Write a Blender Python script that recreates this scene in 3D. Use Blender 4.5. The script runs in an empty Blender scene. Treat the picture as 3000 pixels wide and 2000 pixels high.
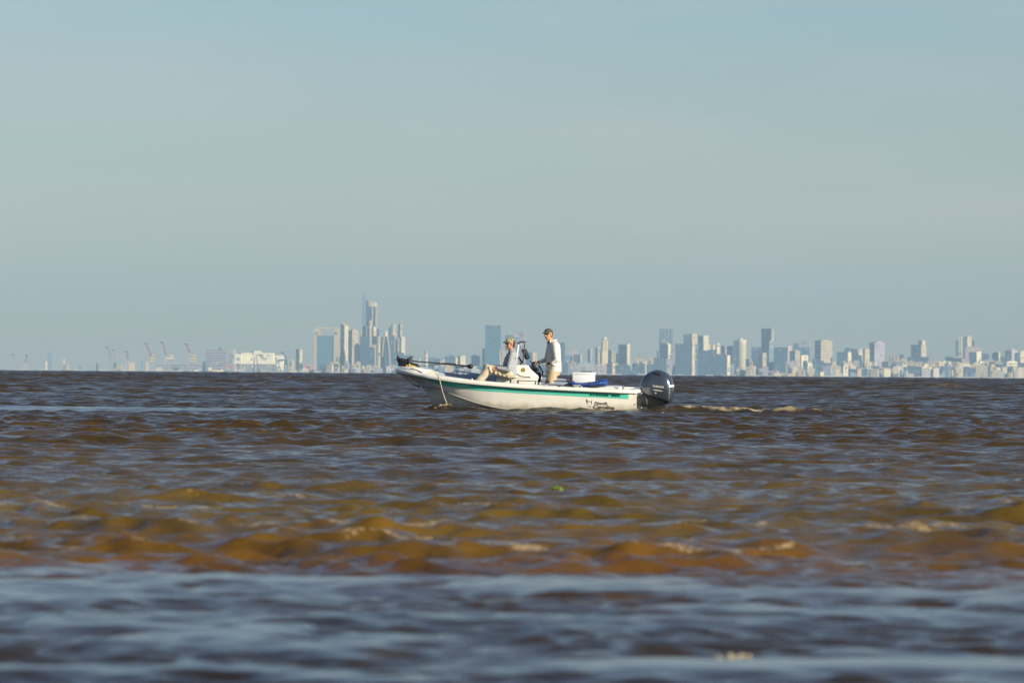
import bpy, bmesh, math, random
import numpy as np
from mathutils import Vector, Matrix, Euler
R = math.radians
random.seed(7)
SC = bpy.context.scene
COL = SC.collection

# ---------------------------------------------------------------- camera facts (metres, radians)
FPX = 16667.0          # focal length in photo pixels (200 mm lens on a 36 mm, 3000 px wide sensor)
CAMH = 0.91            # lens height above the mean water level
REARTH = 7.4e6         # earth radius with refraction: the river curves out of sight 3.7 km away
BASE = -23.0           # level of the far shore, below the curve of the water
DB = 125.0             # distance of the boat
K = FPX / DB           # photo pixels per metre at the boat
def yh(px): return 1076.0 + 0.008 * px   # eye level; the visible horizon lies 8 pixels lower
def WX(px, d=DB): return (px - 1500.0) / FPX * d
def WZ(px, y, d=DB): return CAMH - (y - yh(px)) / FPX * d

# sun: behind the camera and to the right
SUN_AZ, SUN_EL = R(50), R(19)
SUN = Vector((math.sin(SUN_AZ) * math.cos(SUN_EL), -math.cos(SUN_AZ) * math.cos(SUN_EL), math.sin(SUN_EL)))

# ---------------------------------------------------------------- materials
def mat(name, col=(.5, .5, .5), rough=.5, metal=0.0, spec=.5, coat=0.0, alpha=1.0, var=0.0, vscale=8.0, bump=0.0, bscale=40.0, objcol=False, trans=0.0):
    m = bpy.data.materials.new(name); m.use_nodes = True
    nt = m.node_tree; b = nt.nodes['Principled BSDF']
    b.inputs['Base Color'].default_value = (*col, 1)
    b.inputs['Roughness'].default_value = rough
    b.inputs['Metallic'].default_value = metal
    b.inputs['Specular IOR Level'].default_value = spec
    b.inputs['Coat Weight'].default_value = coat
    b.inputs['Coat Roughness'].default_value = .06
    b.inputs['Alpha'].default_value = alpha
    b.inputs['Transmission Weight'].default_value = trans
    tc = nt.nodes.new('ShaderNodeTexCoord')
    src = None
    if objcol:
        oi = nt.nodes.new('ShaderNodeObjectInfo'); src = oi.outputs['Color']
    if var > 0:
        n = nt.nodes.new('ShaderNodeTexNoise'); n.inputs['Scale'].default_value = vscale; n.inputs['Detail'].default_value = 5
        nt.links.new(tc.outputs['Object'], n.inputs['Vector'])
        mr = nt.nodes.new('ShaderNodeMapRange'); mr.inputs[1].default_value = .3; mr.inputs[2].default_value = .7
        mr.inputs[3].default_value = 1 - var; mr.inputs[4].default_value = 1 + var * .6
        nt.links.new(n.outputs['Fac'], mr.inputs[0])
        mx = nt.nodes.new('ShaderNodeVectorMath'); mx.operation = 'SCALE'
        if src: nt.links.new(src, mx.inputs[0])
        else: mx.inputs[0].default_value = col
        nt.links.new(mr.outputs[0], mx.inputs['Scale']); src = mx.outputs[0]
    if src: nt.links.new(src, b.inputs['Base Color'])
    if bump > 0:
        n2 = nt.nodes.new('ShaderNodeTexNoise'); n2.inputs['Scale'].default_value = bscale; n2.inputs['Detail'].default_value = 4
        nt.links.new(tc.outputs['Object'], n2.inputs['Vector'])
        bp = nt.nodes.new('ShaderNodeBump'); bp.inputs['Strength'].default_value = 1; bp.inputs['Distance'].default_value = bump
        nt.links.new(n2.outputs['Fac'], bp.inputs['Height']); nt.links.new(bp.outputs[0], b.inputs['Normal'])
    return m

# ---------------------------------------------------------------- mesh builder
class MB:
    def __init__(s): s.v = []; s.f = []
    def add(s, vs, fs):
        o = len(s.v); s.v += [tuple(p) for p in vs]; s.f += [tuple(i + o for i in f) for f in fs]; return s
    def box(s, c, d, rot=None):
        x, y, z = d[0] / 2, d[1] / 2, d[2] / 2
        vs = [Vector(p) for p in ((-x,-y,-z),(x,-y,-z),(x,y,-z),(-x,y,-z),(-x,-y,z),(x,-y,z),(x,y,z),(-x,y,z))]
        if rot is not None: vs = [rot @ p for p in vs]
        vs = [p + Vector(c) for p in vs]
        return s.add(vs, [(0,3,2,1),(4,5,6,7),(0,1,5,4),(1,2,6,5),(2,3,7,6),(3,0,4,7)])
    def rbox(s, c, d, r=.02, rot=None, seg=3):
        bm = bmesh.new(); bmesh.ops.create_cube(bm, size=1)
        for v in bm.verts: v.co = Vector((v.co.x * d[0], v.co.y * d[1], v.co.z * d[2]))
        bmesh.ops.bevel(bm, geom=bm.edges[:], offset=r, segments=seg, affect='EDGES', profile=.5)
        bm.verts.index_update()
        vs = [(rot @ v.co if rot is not None else v.co) + Vector(c) for v in bm.verts]
        fs = [[v.index for v in f.verts] for f in bm.faces]; bm.free(); return s.add(vs, fs)
    def loft(s, rings, cap=True, closed=True):
        o = len(s.v); n = len(rings[0])
        for r in rings: s.v += [tuple(p) for p in r]
        for i in range(len(rings) - 1):
            for j in range(n if closed else n - 1):
                a = o + i * n + j; b = o + i * n + (j + 1) % n
                s.f.append((a, b, b + n, a + n))
        if cap and closed:
            s.f.append(tuple(o + j for j in range(n))[::-1]); s.f.append(tuple(o + (len(rings) - 1) * n + j for j in range(n)))
        return s
    def tube(s, pts, r, n=8, cap=True):
        pts = [Vector(p) for p in pts]; m = len(pts)
        rs = list(r) if hasattr(r, '__len__') else [r] * m
        t0 = (pts[1] - pts[0]).normalized()
        u = t0.orthogonal().normalized(); rings = []
        for i in range(m):
            t = (pts[min(i + 1, m - 1)] - pts[max(i - 1, 0)])
            t = t.normalized() if t.length > 1e-9 else t0
            u = (u - t * u.dot(t))
            u = u.normalized() if u.length > 1e-6 else t.orthogonal().normalized()
            w = t.cross(u)
            rings.append([pts[i] + (u * math.cos(k / n * math.tau) + w * math.sin(k / n * math.tau)) * rs[i] for k in range(n)])
        return s.loft(rings, cap)
    def ell(s, c, r, n=16, m=10, rot=None):
        rings = []
        for i in range(m + 1):
            th = math.pi * (i + .02 if i == 0 else i - .02 if i == m else i) / m
            ring = []
            for k in range(n):
                p = Vector((math.sin(th) * math.cos(k / n * math.tau) * r[0], math.sin(th) * math.sin(k / n * math.tau) * r[1], -math.cos(th) * r[2]))
                if rot is not None: p = rot @ p
                ring.append(p + Vector(c))
            rings.append(ring)
        return s.loft(rings, True)
    def capsule(s, a, b, ra, rb, n=12):
        a = Vector(a); b = Vector(b); t = (b - a); L = t.length; t.normalize()
        pts = []; rs = []
        for k in range(5):
            an = math.pi / 2 * (1 - k / 4); pts.append(a - t * ra * math.sin(an)); rs.append(max(ra * math.cos(an), ra * .05))
        for k in range(5):
            an = math.pi / 2 * (k / 4); pts.append(b + t * rb * math.sin(an)); rs.append(max(rb * math.cos(an), rb * .05))
        return s.tube(pts, rs, n)
    def prism(s, poly, d0, d1, ax='y'):
        """poly = list of (a, b) in the plane; extruded between d0 and d1 along ax"""
        def P(a, b, d): return (a, d, b) if ax == 'y' else (d, a, b) if ax == 'x' else (a, b, d)
        n = len(poly); o = len(s.v)
        s.v += [P(a, b, d0) for a, b in poly] + [P(a, b, d1) for a, b in poly]
        s.f += [tuple(o + i for i in range(n)), tuple(o + n + i for i in range(n))[::-1]]
        s.f += [(o + i, o + n + i, o + n + (i + 1) % n, o + (i + 1) % n) for i in range(n)]
        return s
    def xf(s, M):
        s.v = [tuple(M @ Vector(p)) for p in s.v]; return s
    def join(s, o): return s.add(o.v, o.f)
    def build(s, name, m, parent=None, loc=None, smooth=35, col=None, remesh=0, smooth_it=0, bevel=0):
        me = bpy.data.meshes.new(name); me.from_pydata(s.v, [], s.f)
        bm = bmesh.new(); bm.from_mesh(me); bmesh.ops.recalc_face_normals(bm, faces=bm.faces); bm.to_mesh(me); bm.free()
        ob = bpy.data.objects.new(name, me); COL.objects.link(ob)
        if remesh or smooth_it or bevel:
            if remesh:
                md = ob.modifiers.new('r', 'REMESH'); md.mode = 'VOXEL'; md.voxel_size = remesh
            if smooth_it:
                md = ob.modifiers.new('s', 'SMOOTH'); md.factor = .5; md.iterations = smooth_it
            if bevel:
                md = ob.modifiers.new('b', 'BEVEL'); md.width = bevel; md.segments = 3; md.limit_method = 'ANGLE'
            dg = bpy.context.evaluated_depsgraph_get()
            nm = bpy.data.meshes.new_from_object(ob.evaluated_get(dg)); ob.modifiers.clear(); ob.data = nm; bpy.data.meshes.remove(me); me = nm; me.name = name
        if smooth:
            for p in me.polygons: p.use_smooth = True
            if smooth < 180: me.set_sharp_from_angle(angle=R(smooth))
        me.materials.clear(); me.materials.append(m)
        if parent: ob.parent = parent
        if loc: ob.location = loc
        if col: ob.color = (*col, 1)
        return ob
def thing(name, label, cat, loc=(0, 0, 0), rot=(0, 0, 0), group=None):
    o = bpy.data.objects.new(name, None); COL.objects.link(o); o.location = loc; o.rotation_euler = rot; o.empty_display_size = .1
    return tag(o, label, cat, group)
def tag(o, label, cat, group=None):
    o['label'] = label; o['category'] = cat
    if group: o['group'] = group
    return o
def interp(x, tab):
    xs = [a for a, b in tab]; ys = [b for a, b in tab]
    return float(np.interp(x, xs, ys))
class Curve1:
    """smoothed table lookup"""
    def __init__(s, tab, w=.12):
        tab = sorted(tab); s.a = tab[0][0]; s.b = tab[-1][0]
        s.x = np.linspace(s.a, s.b, 600); y = np.interp(s.x, [p[0] for p in tab], [p[1] for p in tab])
        n = max(1, int(w / (s.b - s.a) * 600)); yp = np.concatenate([2 * y[0] - y[n:0:-1], y, 2 * y[-1] - y[-2:-n - 2:-1]])
        k = np.hanning(2 * n + 1); k /= k.sum(); s.y = np.convolve(yp, k, 'valid')
    def __call__(s, v): return float(np.interp(v, s.x, s.y))
def text_mesh(txt, size, shear=0.0, extrude=.001, offset=0.0):
    c = bpy.data.curves.new('lettering', 'FONT'); c.body = txt; c.size = size; c.shear = shear; c.extrude = extrude; c.offset = offset
    o = bpy.data.objects.new('tmp', c); COL.objects.link(o)
    dg = bpy.context.evaluated_depsgraph_get(); me = bpy.data.meshes.new_from_object(o.evaluated_get(dg))
    bpy.data.objects.remove(o); bpy.data.curves.remove(c)
    b = MB(); b.v = [tuple(v.co) for v in me.vertices]; b.f = [tuple(p.vertices) for p in me.polygons]
    bpy.data.meshes.remove(me); return b
# ---------------------------------------------------------------- world, sun, camera, air
def build_world():
    w = bpy.data.worlds.new('World'); SC.world = w; w.use_nodes = True
    nt = w.node_tree; nt.nodes.clear()
    out = nt.nodes.new('ShaderNodeOutputWorld'); bg = nt.nodes.new('ShaderNodeBackground'); sky = nt.nodes.new('ShaderNodeTexSky')
    sky.sky_type = 'NISHITA'; sky.sun_disc = False; sky.sun_elevation = SUN_EL; sky.sun_rotation = math.atan2(SUN.x, SUN.y)
    sky.altitude = 0; sky.air_density = SKY_AIR; sky.dust_density = SKY_DUST; sky.ozone_density = SKY_OZ
    # thin high cloud: long soft streaks that lift the blue a little towards grey
    tc = nt.nodes.new('ShaderNodeTexCoord'); mp = nt.nodes.new('ShaderNodeMapping'); mp.inputs['Scale'].default_value = (7, 7, 45); mp.inputs['Rotation'].default_value = (0, R(2.2), 0)
    nz = nt.nodes.new('ShaderNodeTexNoise'); nz.inputs['Scale'].default_value = 1.3; nz.inputs['Detail'].default_value = 4; nz.inputs['Roughness'].default_value = .5
    mr = nt.nodes.new('ShaderNodeMapRange'); mr.inputs[1].default_value = .4; mr.inputs[2].default_value = .75; mr.inputs[3].default_value = 0; mr.inputs[4].default_value = .42
    mx = nt.nodes.new('ShaderNodeMix'); mx.data_type = 'RGBA'
    L = nt.links.new
    L(tc.outputs['Generated'], mp.inputs['Vector']); L(mp.outputs[0], nz.inputs['Vector']); L(nz.outputs['Fac'], mr.inputs[0]); L(mr.outputs[0], mx.inputs['Factor'])
    tn = nt.nodes.new('ShaderNodeMix'); tn.data_type = 'RGBA'; tn.blend_type = 'MULTIPLY'; tn.inputs['Factor'].default_value = 1; tn.inputs[7].default_value = (*SKY_TINT, 1)
    hs = nt.nodes.new('ShaderNodeHueSaturation'); hs.inputs['Saturation'].default_value = SKY_SAT; L(sky.outputs[0], hs.inputs['Color']); L(hs.outputs[0], tn.inputs[6]); L(tn.outputs[2], mx.inputs[6]); mx.inputs[7].default_value = (*CLOUD, 1)
    L(mx.outputs[2], bg.inputs['Color']); bg.inputs['Strength'].default_value = SKY_STR; L(bg.outputs[0], out.inputs['Surface'])
def build_camera():
    c = bpy.data.cameras.new('camera'); o = bpy.data.objects.new('camera', c); COL.objects.link(o); SC.camera = o
    c.sensor_width = 36; c.lens = 200; c.clip_start = 1; c.clip_end = 200000
    o.location = (0, 0, CAMH)
    pitch = math.atan(88.0 / FPX); roll = math.atan(0.008)
    o.rotation_mode = 'QUATERNION'
    base = Matrix.Rotation(R(90) + pitch, 3, 'X')
    o.rotation_quaternion = (base @ Matrix.Rotation(roll, 3, 'Z')).to_quaternion()
    c.dof.use_dof = True; c.dof.focus_distance = DB; c.dof.aperture_fstop = FSTOP; c.dof.aperture_blades = 9
def build_sun():
    l = bpy.data.lights.new('sun', 'SUN'); l.energy = SUN_STR; l.angle = R(.5); l.color = SUN_COL
    o = bpy.data.objects.new('sun', l); COL.objects.link(o)
    o.rotation_euler = SUN.to_track_quat('Z', 'Y').to_euler()
def build_haze():
    m = bpy.data.materials.new('haze'); m.use_nodes = True; nt = m.node_tree; nt.nodes.clear()
    out = nt.nodes.new('ShaderNodeOutputMaterial'); v = nt.nodes.new('ShaderNodeVolumePrincipled')
    v.inputs['Color'].default_value = (*HAZE_COL, 1); v.inputs['Density'].default_value = HAZE_DENS; v.inputs['Anisotropy'].default_value = HAZE_G
    nt.links.new(v.outputs[0], out.inputs['Volume'])
    o = MB().box((0, 9900, (HAZE_TOP - 30) / 2), (30000, 22000, HAZE_TOP + 30)).build('haze', m, smooth=0)
    o['kind'] = 'stuff'; o['label'] = 'pale blue grey haze over the river between the boat and the city'

# ---------------------------------------------------------------- water
WR = np.random.RandomState(11)
NW = 150
_lam = np.exp(np.linspace(math.log(.10), math.log(4.5), NW) + WR.uniform(-.02, .02, NW))
_sp = np.where(_lam > 1.4, .20, np.where(_lam > .55, .32, .66))
_th = -math.pi / 2 + .12 + WR.normal(0, 1, NW) * _sp
_ph = WR.uniform(0, math.tau, NW)
_sl = np.where(_lam > 2, .011, np.where(_lam > .8, .016, np.where(_lam > .45, .034, .050))) * WR.uniform(.6, 1.3, NW)
def n1(x, seed, sc=1.0):
    r = np.random.RandomState(seed); o = np.zeros_like(x)
    for k in range(6):
        f = (1.7 ** k) * sc * r.uniform(.8, 1.2); o += np.sin(x * f + r.uniform(0, 6.28)) / (1.5 ** k)
    return o / 1.9
def n2(x, y, seed, sx, sy):
    r = np.random.RandomState(seed); o = np.zeros_like(x)
    for k in range(8):
        a = r.uniform(0, 6.28); g = 1.35 ** k
        o += np.sin(x * sx * g * math.cos(a) * 1.3 + y * sy * g * math.sin(a) * 1.3 + r.uniform(0, 6.28)) / (1.25 ** k)
    return o / 2.6
def sstep(a, b, x):
    t = np.clip((x - a) / (b - a), 0, 1); return t * t * (3 - 2 * t)
# breaking rollers near the shore: distance, height, front width, back width, seed
ROLL = [(28.0, .085, .25, .8, 1), (29.4, .07, .25, .8, 12), (30.8, .085, .28, .9, 2), (32.6, .09, .28, 1.0, 3), (35.0, .085, .3, 1.1, 4), (38.2, .085, .32, 1.2, 5), (42.5, .075, .35, 1.4, 6), (48.5, .07, .4, 1.5, 7), (57, .06, .4, 1.6, 8), (67, .06, .5, 1.8, 9)]
YAW = R(8)
X0 = 2.71
def boat_local(x, y):
    dx = x - X0; dy = y - DB
    return -math.cos(YAW) * dx + math.sin(YAW) * dy, -math.sin(YAW) * dx - math.cos(YAW) * dy
def water_disp(x, y, dy):
    """displacement of the water surface and its foam at points x, y with local grid spacing dy"""
    x = x.astype(np.float32); y = y.astype(np.float32)
    zx = np.zeros_like(x); zy = np.zeros_like(x); z = np.zeros_like(x)
    yb = y + .8 * n1(x, 77, .9) + 1.6 * n2(x, y, 99, 1.6, .9)
    near = sstep(24.8, 28.2, yb)
    longf = .10 + .90 * near
    shortf = .72 + .28 * near
    # smooth sheets of water: the swash in front and the old wake streak on the left
    slick = np.exp(-((y - 17.35 - .12 * n1(x, 5, .8)) / .52) ** 4) * sstep(-.6, .5, x)
    slick = np.maximum(slick, .75 * np.exp(-((y - 16.85 - .1 * n1(x, 15, .8)) / .25) ** 4) * sstep(-.2, -.8, x))
    slick = np.maximum(slick, .8 * np.exp(-((yb - 23.2 - .45 * n1(x, 6, .9)) / 1.2) ** 4))
    slick = np.maximum(slick, .55 * np.exp(-((y - 20.6 - .35 * n1(x, 8, .7)) / .5) ** 4))
    slick = np.maximum(slick, .8 * np.exp(-((y - 117.5 - .05 * (x + 3) - 1.0 * n1(x, 9, .35)) / 3.2) ** 4) * sstep(-1.5, -4.5, x))
    slick = np.maximum(slick, .8 * sstep(.15, .75, n2(x, y, 88, 1.5, 1.1)) * sstep(27.0, 24.5, yb))
    plate = slick * sstep(27, 24, y)
    gust = 1 + .28 * n2(x, y, 31, .25, .07)
    far = sstep(110, 480, y)
    surf = sstep(27, 30, y) * sstep(75, 45, y)
    for i in range(NW):
        k = math.tau / _lam[i]; cx, cy = math.cos(_th[i]), math.sin(_th[i])
        fade = np.clip((_lam[i] / dy - 3) / 3, 0, 1)
        if fade.max() <= 0: continue
        # at long range the visible rows are taken finely enough for the longer waves only
        a = 1.32 * _sl[i] / k * fade * (longf * (1 - .38 * surf) if _lam[i] > .5 else shortf * (1 - .28 * surf)) * (1 + (1.9 if _lam[i] > .75 else .4) * far)
        if _lam[i] < 1.6: a = a * (1 - .93 * slick) * gust
        else: a = a * (1 - .6 * slick)
        ph = k * (cx * x + cy * y) + _ph[i]
        sn = np.sin(ph); cs = np.cos(ph)
        z += a * sn; q_ = .80 if _lam[i] > .6 else .90
        zx += q_ * a * cs * cx; zy += q_ * a * cs * cy
    z += .034 * plate
    foam = np.zeros_like(x)
    for (yc, h, wf, wb, sd) in ROLL:
        c = yc + .35 * n1(x, sd, 1.7) + .5 * n1(x, sd + 40, .3)
        md = np.clip(.62 + .62 * n1(x, sd + 20, 1.0) + (.45 * np.exp(-((x - 2.5) / .55) ** 2) + .45 * np.exp(-((x + .9) / .7) ** 2) if sd in (12, 2) else 0), 0, 1.3)
        u = y - c
        p = np.where(u < 0, np.exp(-(u / wf) ** 2), np.exp(-(u / wb) ** 2))
        z += .74 * h * md * p * (1 + .22 * n2(x, y, sd + 60, 5, 5))
        zy -= .05 * md * p * p
        foam = np.maximum(foam, np.where(u < .03, np.exp(-((u - .03) / (wf * .55)) ** 2), np.exp(-((u - .03) / .10) ** 2)) * sstep(.40, .95, md + .30 * n1(x, sd + 90, 4.0)) * (.66 if yc < 40 else .50))
    # white horses scattered farther out
    sc = n2(x, y, 51, 1.1, .22)
    foam = np.maximum(foam, .55 * sstep(.95, 1.25, sc + 2.2 * z) * sstep(30, 60, y) * sstep(.05, .14, z))
    # the boat: water pushed aside, bow splash, hump behind the outboard and its wake
    s, t = boat_local(x, y)
    L = 5.29
    b = np.interp(s, [-.1, 0, 1, 3, 3.9, 4.4, 4.7], [0, .82, .85, .82, .68, .4, .0]).astype(np.float32)
    inside = (s > 0) & (s < 4.7) & (np.abs(t) < b - .04)
    calm = np.exp(-(np.maximum(0, np.abs(t) - .9) / 1.2) ** 2) * sstep(-1.2, 0, s) * sstep(6.2, 5, s)
    z = z * (1 - .55 * calm) + .0 * calm
    wcalm = np.exp(-((t - 1.2) / 1.3) ** 4) * sstep(-.6, -1.2, s) * sstep(-6.5, -4.8, s)
    z = z * (1 - .75 * wcalm) - .12 * np.exp(-((x + 3.0) / 1.0) ** 2 - ((y - 126.8) / .9) ** 2)
    streak = np.exp(-((y - 117.5 - .05 * (x + 3) - 1.0 * n1(x, 9, .35)) / 2.6) ** 4) * sstep(-1.5, -4.5, x)
    z += .085 * streak
    # a low crest rides along the near side and hides the waterline
    crest = np.exp(-((t - 1.75 - .12 * n1(s, 3, 1.3)) / .45) ** 2) * sstep(-1.1, -.3, s) * sstep(4.6, 3.4, s)
    z += crest * (.135 + .035 * n1(s, 4, 2.4))
    bow = np.exp(-((s - 4.12) / .40) ** 2 - ((t - 1.25) / .30) ** 2)
    z += (.13 + .05 * n2(x, y, 73, 22, 22)) * bow; foam = np.maximum(foam, 1.3 * bow * (.75 + .4 * n2(x, y, 71, 9, 9)))
    lap = np.exp(-((np.abs(t) - b - .05) / .10) ** 2) * sstep(-.2, .1, s) * sstep(4.7, 4.3, s)
    foam = np.maximum(foam, lap * (.50 + .30 * n2(x, y, 75, 3.5, 3.5)))
    hump = np.exp(-((s + .62) / .42) ** 2 - ((t - .75) / .4) ** 2)
    z += .17 * hump
    foam = np.maximum(foam, .55 * np.exp(-((s + .75) / .12) ** 2 - ((t - 1.02) / .12) ** 2))
    wk = sstep(-.62, -.95, s) * sstep(-5.9, -4.4, s + .3 * n1(t, 2, 3)) * np.exp(-((t - .25 - .16 * n1(s, 12, 1.6)) / .34) ** 2)
    z += wk * (.14 + .035 * n1(s, 14, 2.6) + .022 * n2(x, y, 72, 12, 12))
    foam = np.maximum(foam, wk * (.80 + .15 * n1(s, 16, 5.0) + .34 * n2(x, y, 76, 5, 5)) * (1 - .35 * sstep(-3.2, -4.6, s)))
    z = np.where(inside, np.minimum(z, -.05), z); foam = np.where(inside, 0, foam)
    return zx, zy, z, foam, slick
def build_water():
    rows = []; sp = []
    def seg(a, b, d0, d1):
        yy = a
        while yy < b:
            t = (yy - a) / (b - a); d = d0 + (d1 - d0) * t
            rows.append(yy); sp.append(d); yy += d
    f = 1.0 * WDENS
    seg(-40, 10, 2.0, .3); seg(10, 14.5, .25, .04); seg(14.5, 30, .03 * f, .04 * f); seg(30, 62, .04 * f, .06 * f); seg(62, 140, .06 * f, .075 * f); seg(140, 250, .09 * f, .15 * f); seg(250, 520, .16 * f, .30 * f); seg(520, 800, .30 * f, .42 * f)
    nd = len(rows)
    # beyond that only the fronts of the higher crests can be seen
    yy = 801.0; ridge = []
    while yy < 16100:
        stp = max(2.6, yy * .006); fw = min(.9, .25 + yy * .0004)
        for q, hgt in ((0, -.1), (fw, .9), (fw * 2.2, .6), (fw * 4, -.1)):
            rows.append(yy + q); sp.append(1e3); ridge.append(hgt)
        yy += max(stp, fw * 4 + .5) * random.uniform(.85, 1.25)
    Y = np.array(rows, np.float32); S = np.array(sp, np.float32)
    nc = int(1150 / WDENS)
    u = np.linspace(-1, 1, nc).astype(np.float32)
    side = np.array([1.12, 1.3, 1.7, 2.6, 5, 12, 40], np.float32)
    u = np.concatenate([-side[::-1], u, side])
    hw = .09 * np.abs(Y) * 1.2 + 3.6
    hw = np.where(Y < 12, .09 * 12 * 1.2 + 3.6 + (12 - Y) * .05, hw)
    xg = hw[:, None] * u[None, :]
    lim = np.minimum(np.abs(xg[:, -1]), 9000)
    extra = np.sign(u)[None, :] * np.clip((np.abs(u) - 1.0), 0, None)[None, :] ** 2 * 18.0
    xg = np.clip(xg + extra, -9000, 9000).astype(np.float32)
    yg = np.repeat(Y[:, None], len(u), 1)
    zg = np.zeros_like(xg); fg = np.zeros_like(xg); kg = np.zeros_like(xg)
    CH = 250
    for i in range(0, nd, CH):
        j = min(i + CH, nd)
        sx = (hw[i:j] * 2 / nc)[:, None]
        dd = np.maximum(np.repeat(S[i:j, None], len(u), 1), sx * .75)
        dd[:, :len(side)] = 1e3; dd[:, -len(side):] = 1e3
        dx, dyy, z, fo, sk = water_disp(xg[i:j].copy(), yg[i:j].copy(), dd)
        ok = (dd < 1e2)
        xg[i:j] += np.where(ok, dx, 0); yg[i:j] += np.where(ok, dyy, 0); zg[i:j] = np.where(ok, z, 0); fg[i:j] = np.where(ok, fo, 0); kg[i:j] = sk
    hg = np.array(ridge, np.float32)
    xr = xg[nd:]; yr = yg[nd:]
    rid = np.repeat(np.arange(len(hg)) // 4, 1)
    ph = (rid * 7.31 % 6.28)[:, None]
    wl = np.clip(yr * .0011, .5, 6)
    amp = .10 + .055 * np.sin(xr / wl + ph) * np.sin(xr / wl * .31 + ph * 2.1) + .05 * np.sin(xr / wl * 2.3 + ph * 1.7) + .04 * np.sin(xr / wl * .37 + ph * 2.9) + .03 * np.sin(xr / wl * 4.1 + ph * 3.3)
    zg[nd:] = amp * hg[:, None]
    yg[nd:] += (np.sin(xr / (wl * 3) + ph * 1.3) * .4).astype(np.float32)
    far = zg[nd:]; 
    nr, ncol = xg.shape
    zg -= ((xg.astype(np.float64) ** 2 + yg.astype(np.float64) ** 2) / (2 * REARTH)).astype(np.float32)
    co = np.stack([xg, yg, zg], -1).reshape(-1, 3).astype(np.float32)
    idx = np.arange(nr * ncol, dtype=np.int32).reshape(nr, ncol)
    q = np.stack([idx[:-1, :-1], idx[:-1, 1:], idx[1:, 1:], idx[1:, :-1]], -1).reshape(-1)
    me = bpy.data.meshes.new('river_water'); nq = len(q) // 4
    me.vertices.add(len(co)); me.vertices.foreach_set('co', co.ravel())
    me.loops.add(len(q)); me.loops.foreach_set('vertex_index', q)
    me.polygons.add(nq); me.polygons.foreach_set('loop_start', np.arange(0, nq * 4, 4, dtype=np.int32))
    me.polygons.foreach_set('use_smooth', np.ones(nq, bool))
    me.update(calc_edges=True)
    at = me.attributes.new('foam', 'FLOAT', 'POINT'); at.data.foreach_set('value', np.clip(fg, 0, 1).ravel().astype(np.float32))
    at = me.attributes.new('slick', 'FLOAT', 'POINT'); at.data.foreach_set('value', np.clip(kg, 0, 1).ravel().astype(np.float32))
    ob = bpy.data.objects.new('river_water', me); COL.objects.link(ob)
    ob['kind'] = 'structure'; ob['label'] = 'choppy muddy brown river water with blue sky reflections'
    # material
    m = bpy.data.materials.new('muddy_water'); m.use_nodes = True; nt = m.node_tree; b = nt.nodes['Principled BSDF']; L = nt.links.new
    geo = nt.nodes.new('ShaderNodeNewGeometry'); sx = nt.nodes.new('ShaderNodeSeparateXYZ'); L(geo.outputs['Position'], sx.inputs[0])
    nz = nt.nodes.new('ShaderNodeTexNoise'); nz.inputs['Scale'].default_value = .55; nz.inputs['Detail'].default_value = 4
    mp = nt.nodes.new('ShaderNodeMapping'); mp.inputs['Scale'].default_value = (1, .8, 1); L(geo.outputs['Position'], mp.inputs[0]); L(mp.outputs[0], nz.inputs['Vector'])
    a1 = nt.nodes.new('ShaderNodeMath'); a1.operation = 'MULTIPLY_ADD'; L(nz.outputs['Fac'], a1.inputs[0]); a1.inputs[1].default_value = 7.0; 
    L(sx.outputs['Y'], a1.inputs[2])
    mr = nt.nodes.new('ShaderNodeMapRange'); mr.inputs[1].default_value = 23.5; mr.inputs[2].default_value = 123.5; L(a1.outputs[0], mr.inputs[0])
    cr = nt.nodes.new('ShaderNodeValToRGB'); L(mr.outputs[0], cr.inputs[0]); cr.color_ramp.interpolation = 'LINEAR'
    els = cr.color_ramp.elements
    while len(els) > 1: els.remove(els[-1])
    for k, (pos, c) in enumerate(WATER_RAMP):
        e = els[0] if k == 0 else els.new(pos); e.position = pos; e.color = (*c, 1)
    # sediment clouds: browner and greyer patches
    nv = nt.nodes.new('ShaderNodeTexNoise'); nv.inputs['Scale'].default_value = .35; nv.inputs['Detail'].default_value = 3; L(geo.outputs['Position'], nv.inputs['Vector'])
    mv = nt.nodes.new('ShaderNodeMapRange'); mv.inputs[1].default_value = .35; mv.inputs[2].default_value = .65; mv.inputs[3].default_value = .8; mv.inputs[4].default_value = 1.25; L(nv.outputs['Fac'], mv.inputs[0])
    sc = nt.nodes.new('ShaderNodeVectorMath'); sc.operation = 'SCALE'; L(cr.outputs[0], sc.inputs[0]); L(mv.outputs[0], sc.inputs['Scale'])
    fa = nt.nodes.new('ShaderNodeAttribute'); fa.attribute_name = 'foam'
    nf = nt.nodes.new('ShaderNodeTexNoise'); nf.inputs['Scale'].default_value = 30; nf.inputs['Detail'].default_value = 6; nf.inputs['Roughness'].default_value = .7; L(geo.outputs['Position'], nf.inputs['Vector'])
    ma = nt.nodes.new('ShaderNodeMath'); ma.operation = 'ADD'; L(fa.outputs['Fac'], ma.inputs[0]); L(nf.outputs['Fac'], ma.inputs[1])
    mf = nt.nodes.new('ShaderNodeMapRange'); mf.inputs[1].default_value = 1.02; mf.inputs[2].default_value = 1.36; mf.inputs[3].default_value = 0; mf.inputs[4].default_value = .76; L(ma.outputs[0], mf.inputs[0])
    mx = nt.nodes.new('ShaderNodeMix'); mx.data_type = 'RGBA'; L(mf.outputs[0], mx.inputs['Factor']); L(sc.outputs[0], mx.inputs[6]); mx.inputs[7].default_value = (*FOAM_COL, 1)
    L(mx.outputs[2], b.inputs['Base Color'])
    # unresolved ripples far away act as roughness
    r1 = nt.nodes.new('ShaderNodeMapRange'); r1.inputs[1].default_value = 60; r1.inputs[2].default_value = 700; r1.inputs[3].default_value = .10; r1.inputs[4].default_value = .22; L(sx.outputs['Y'], r1.inputs[0])
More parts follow.
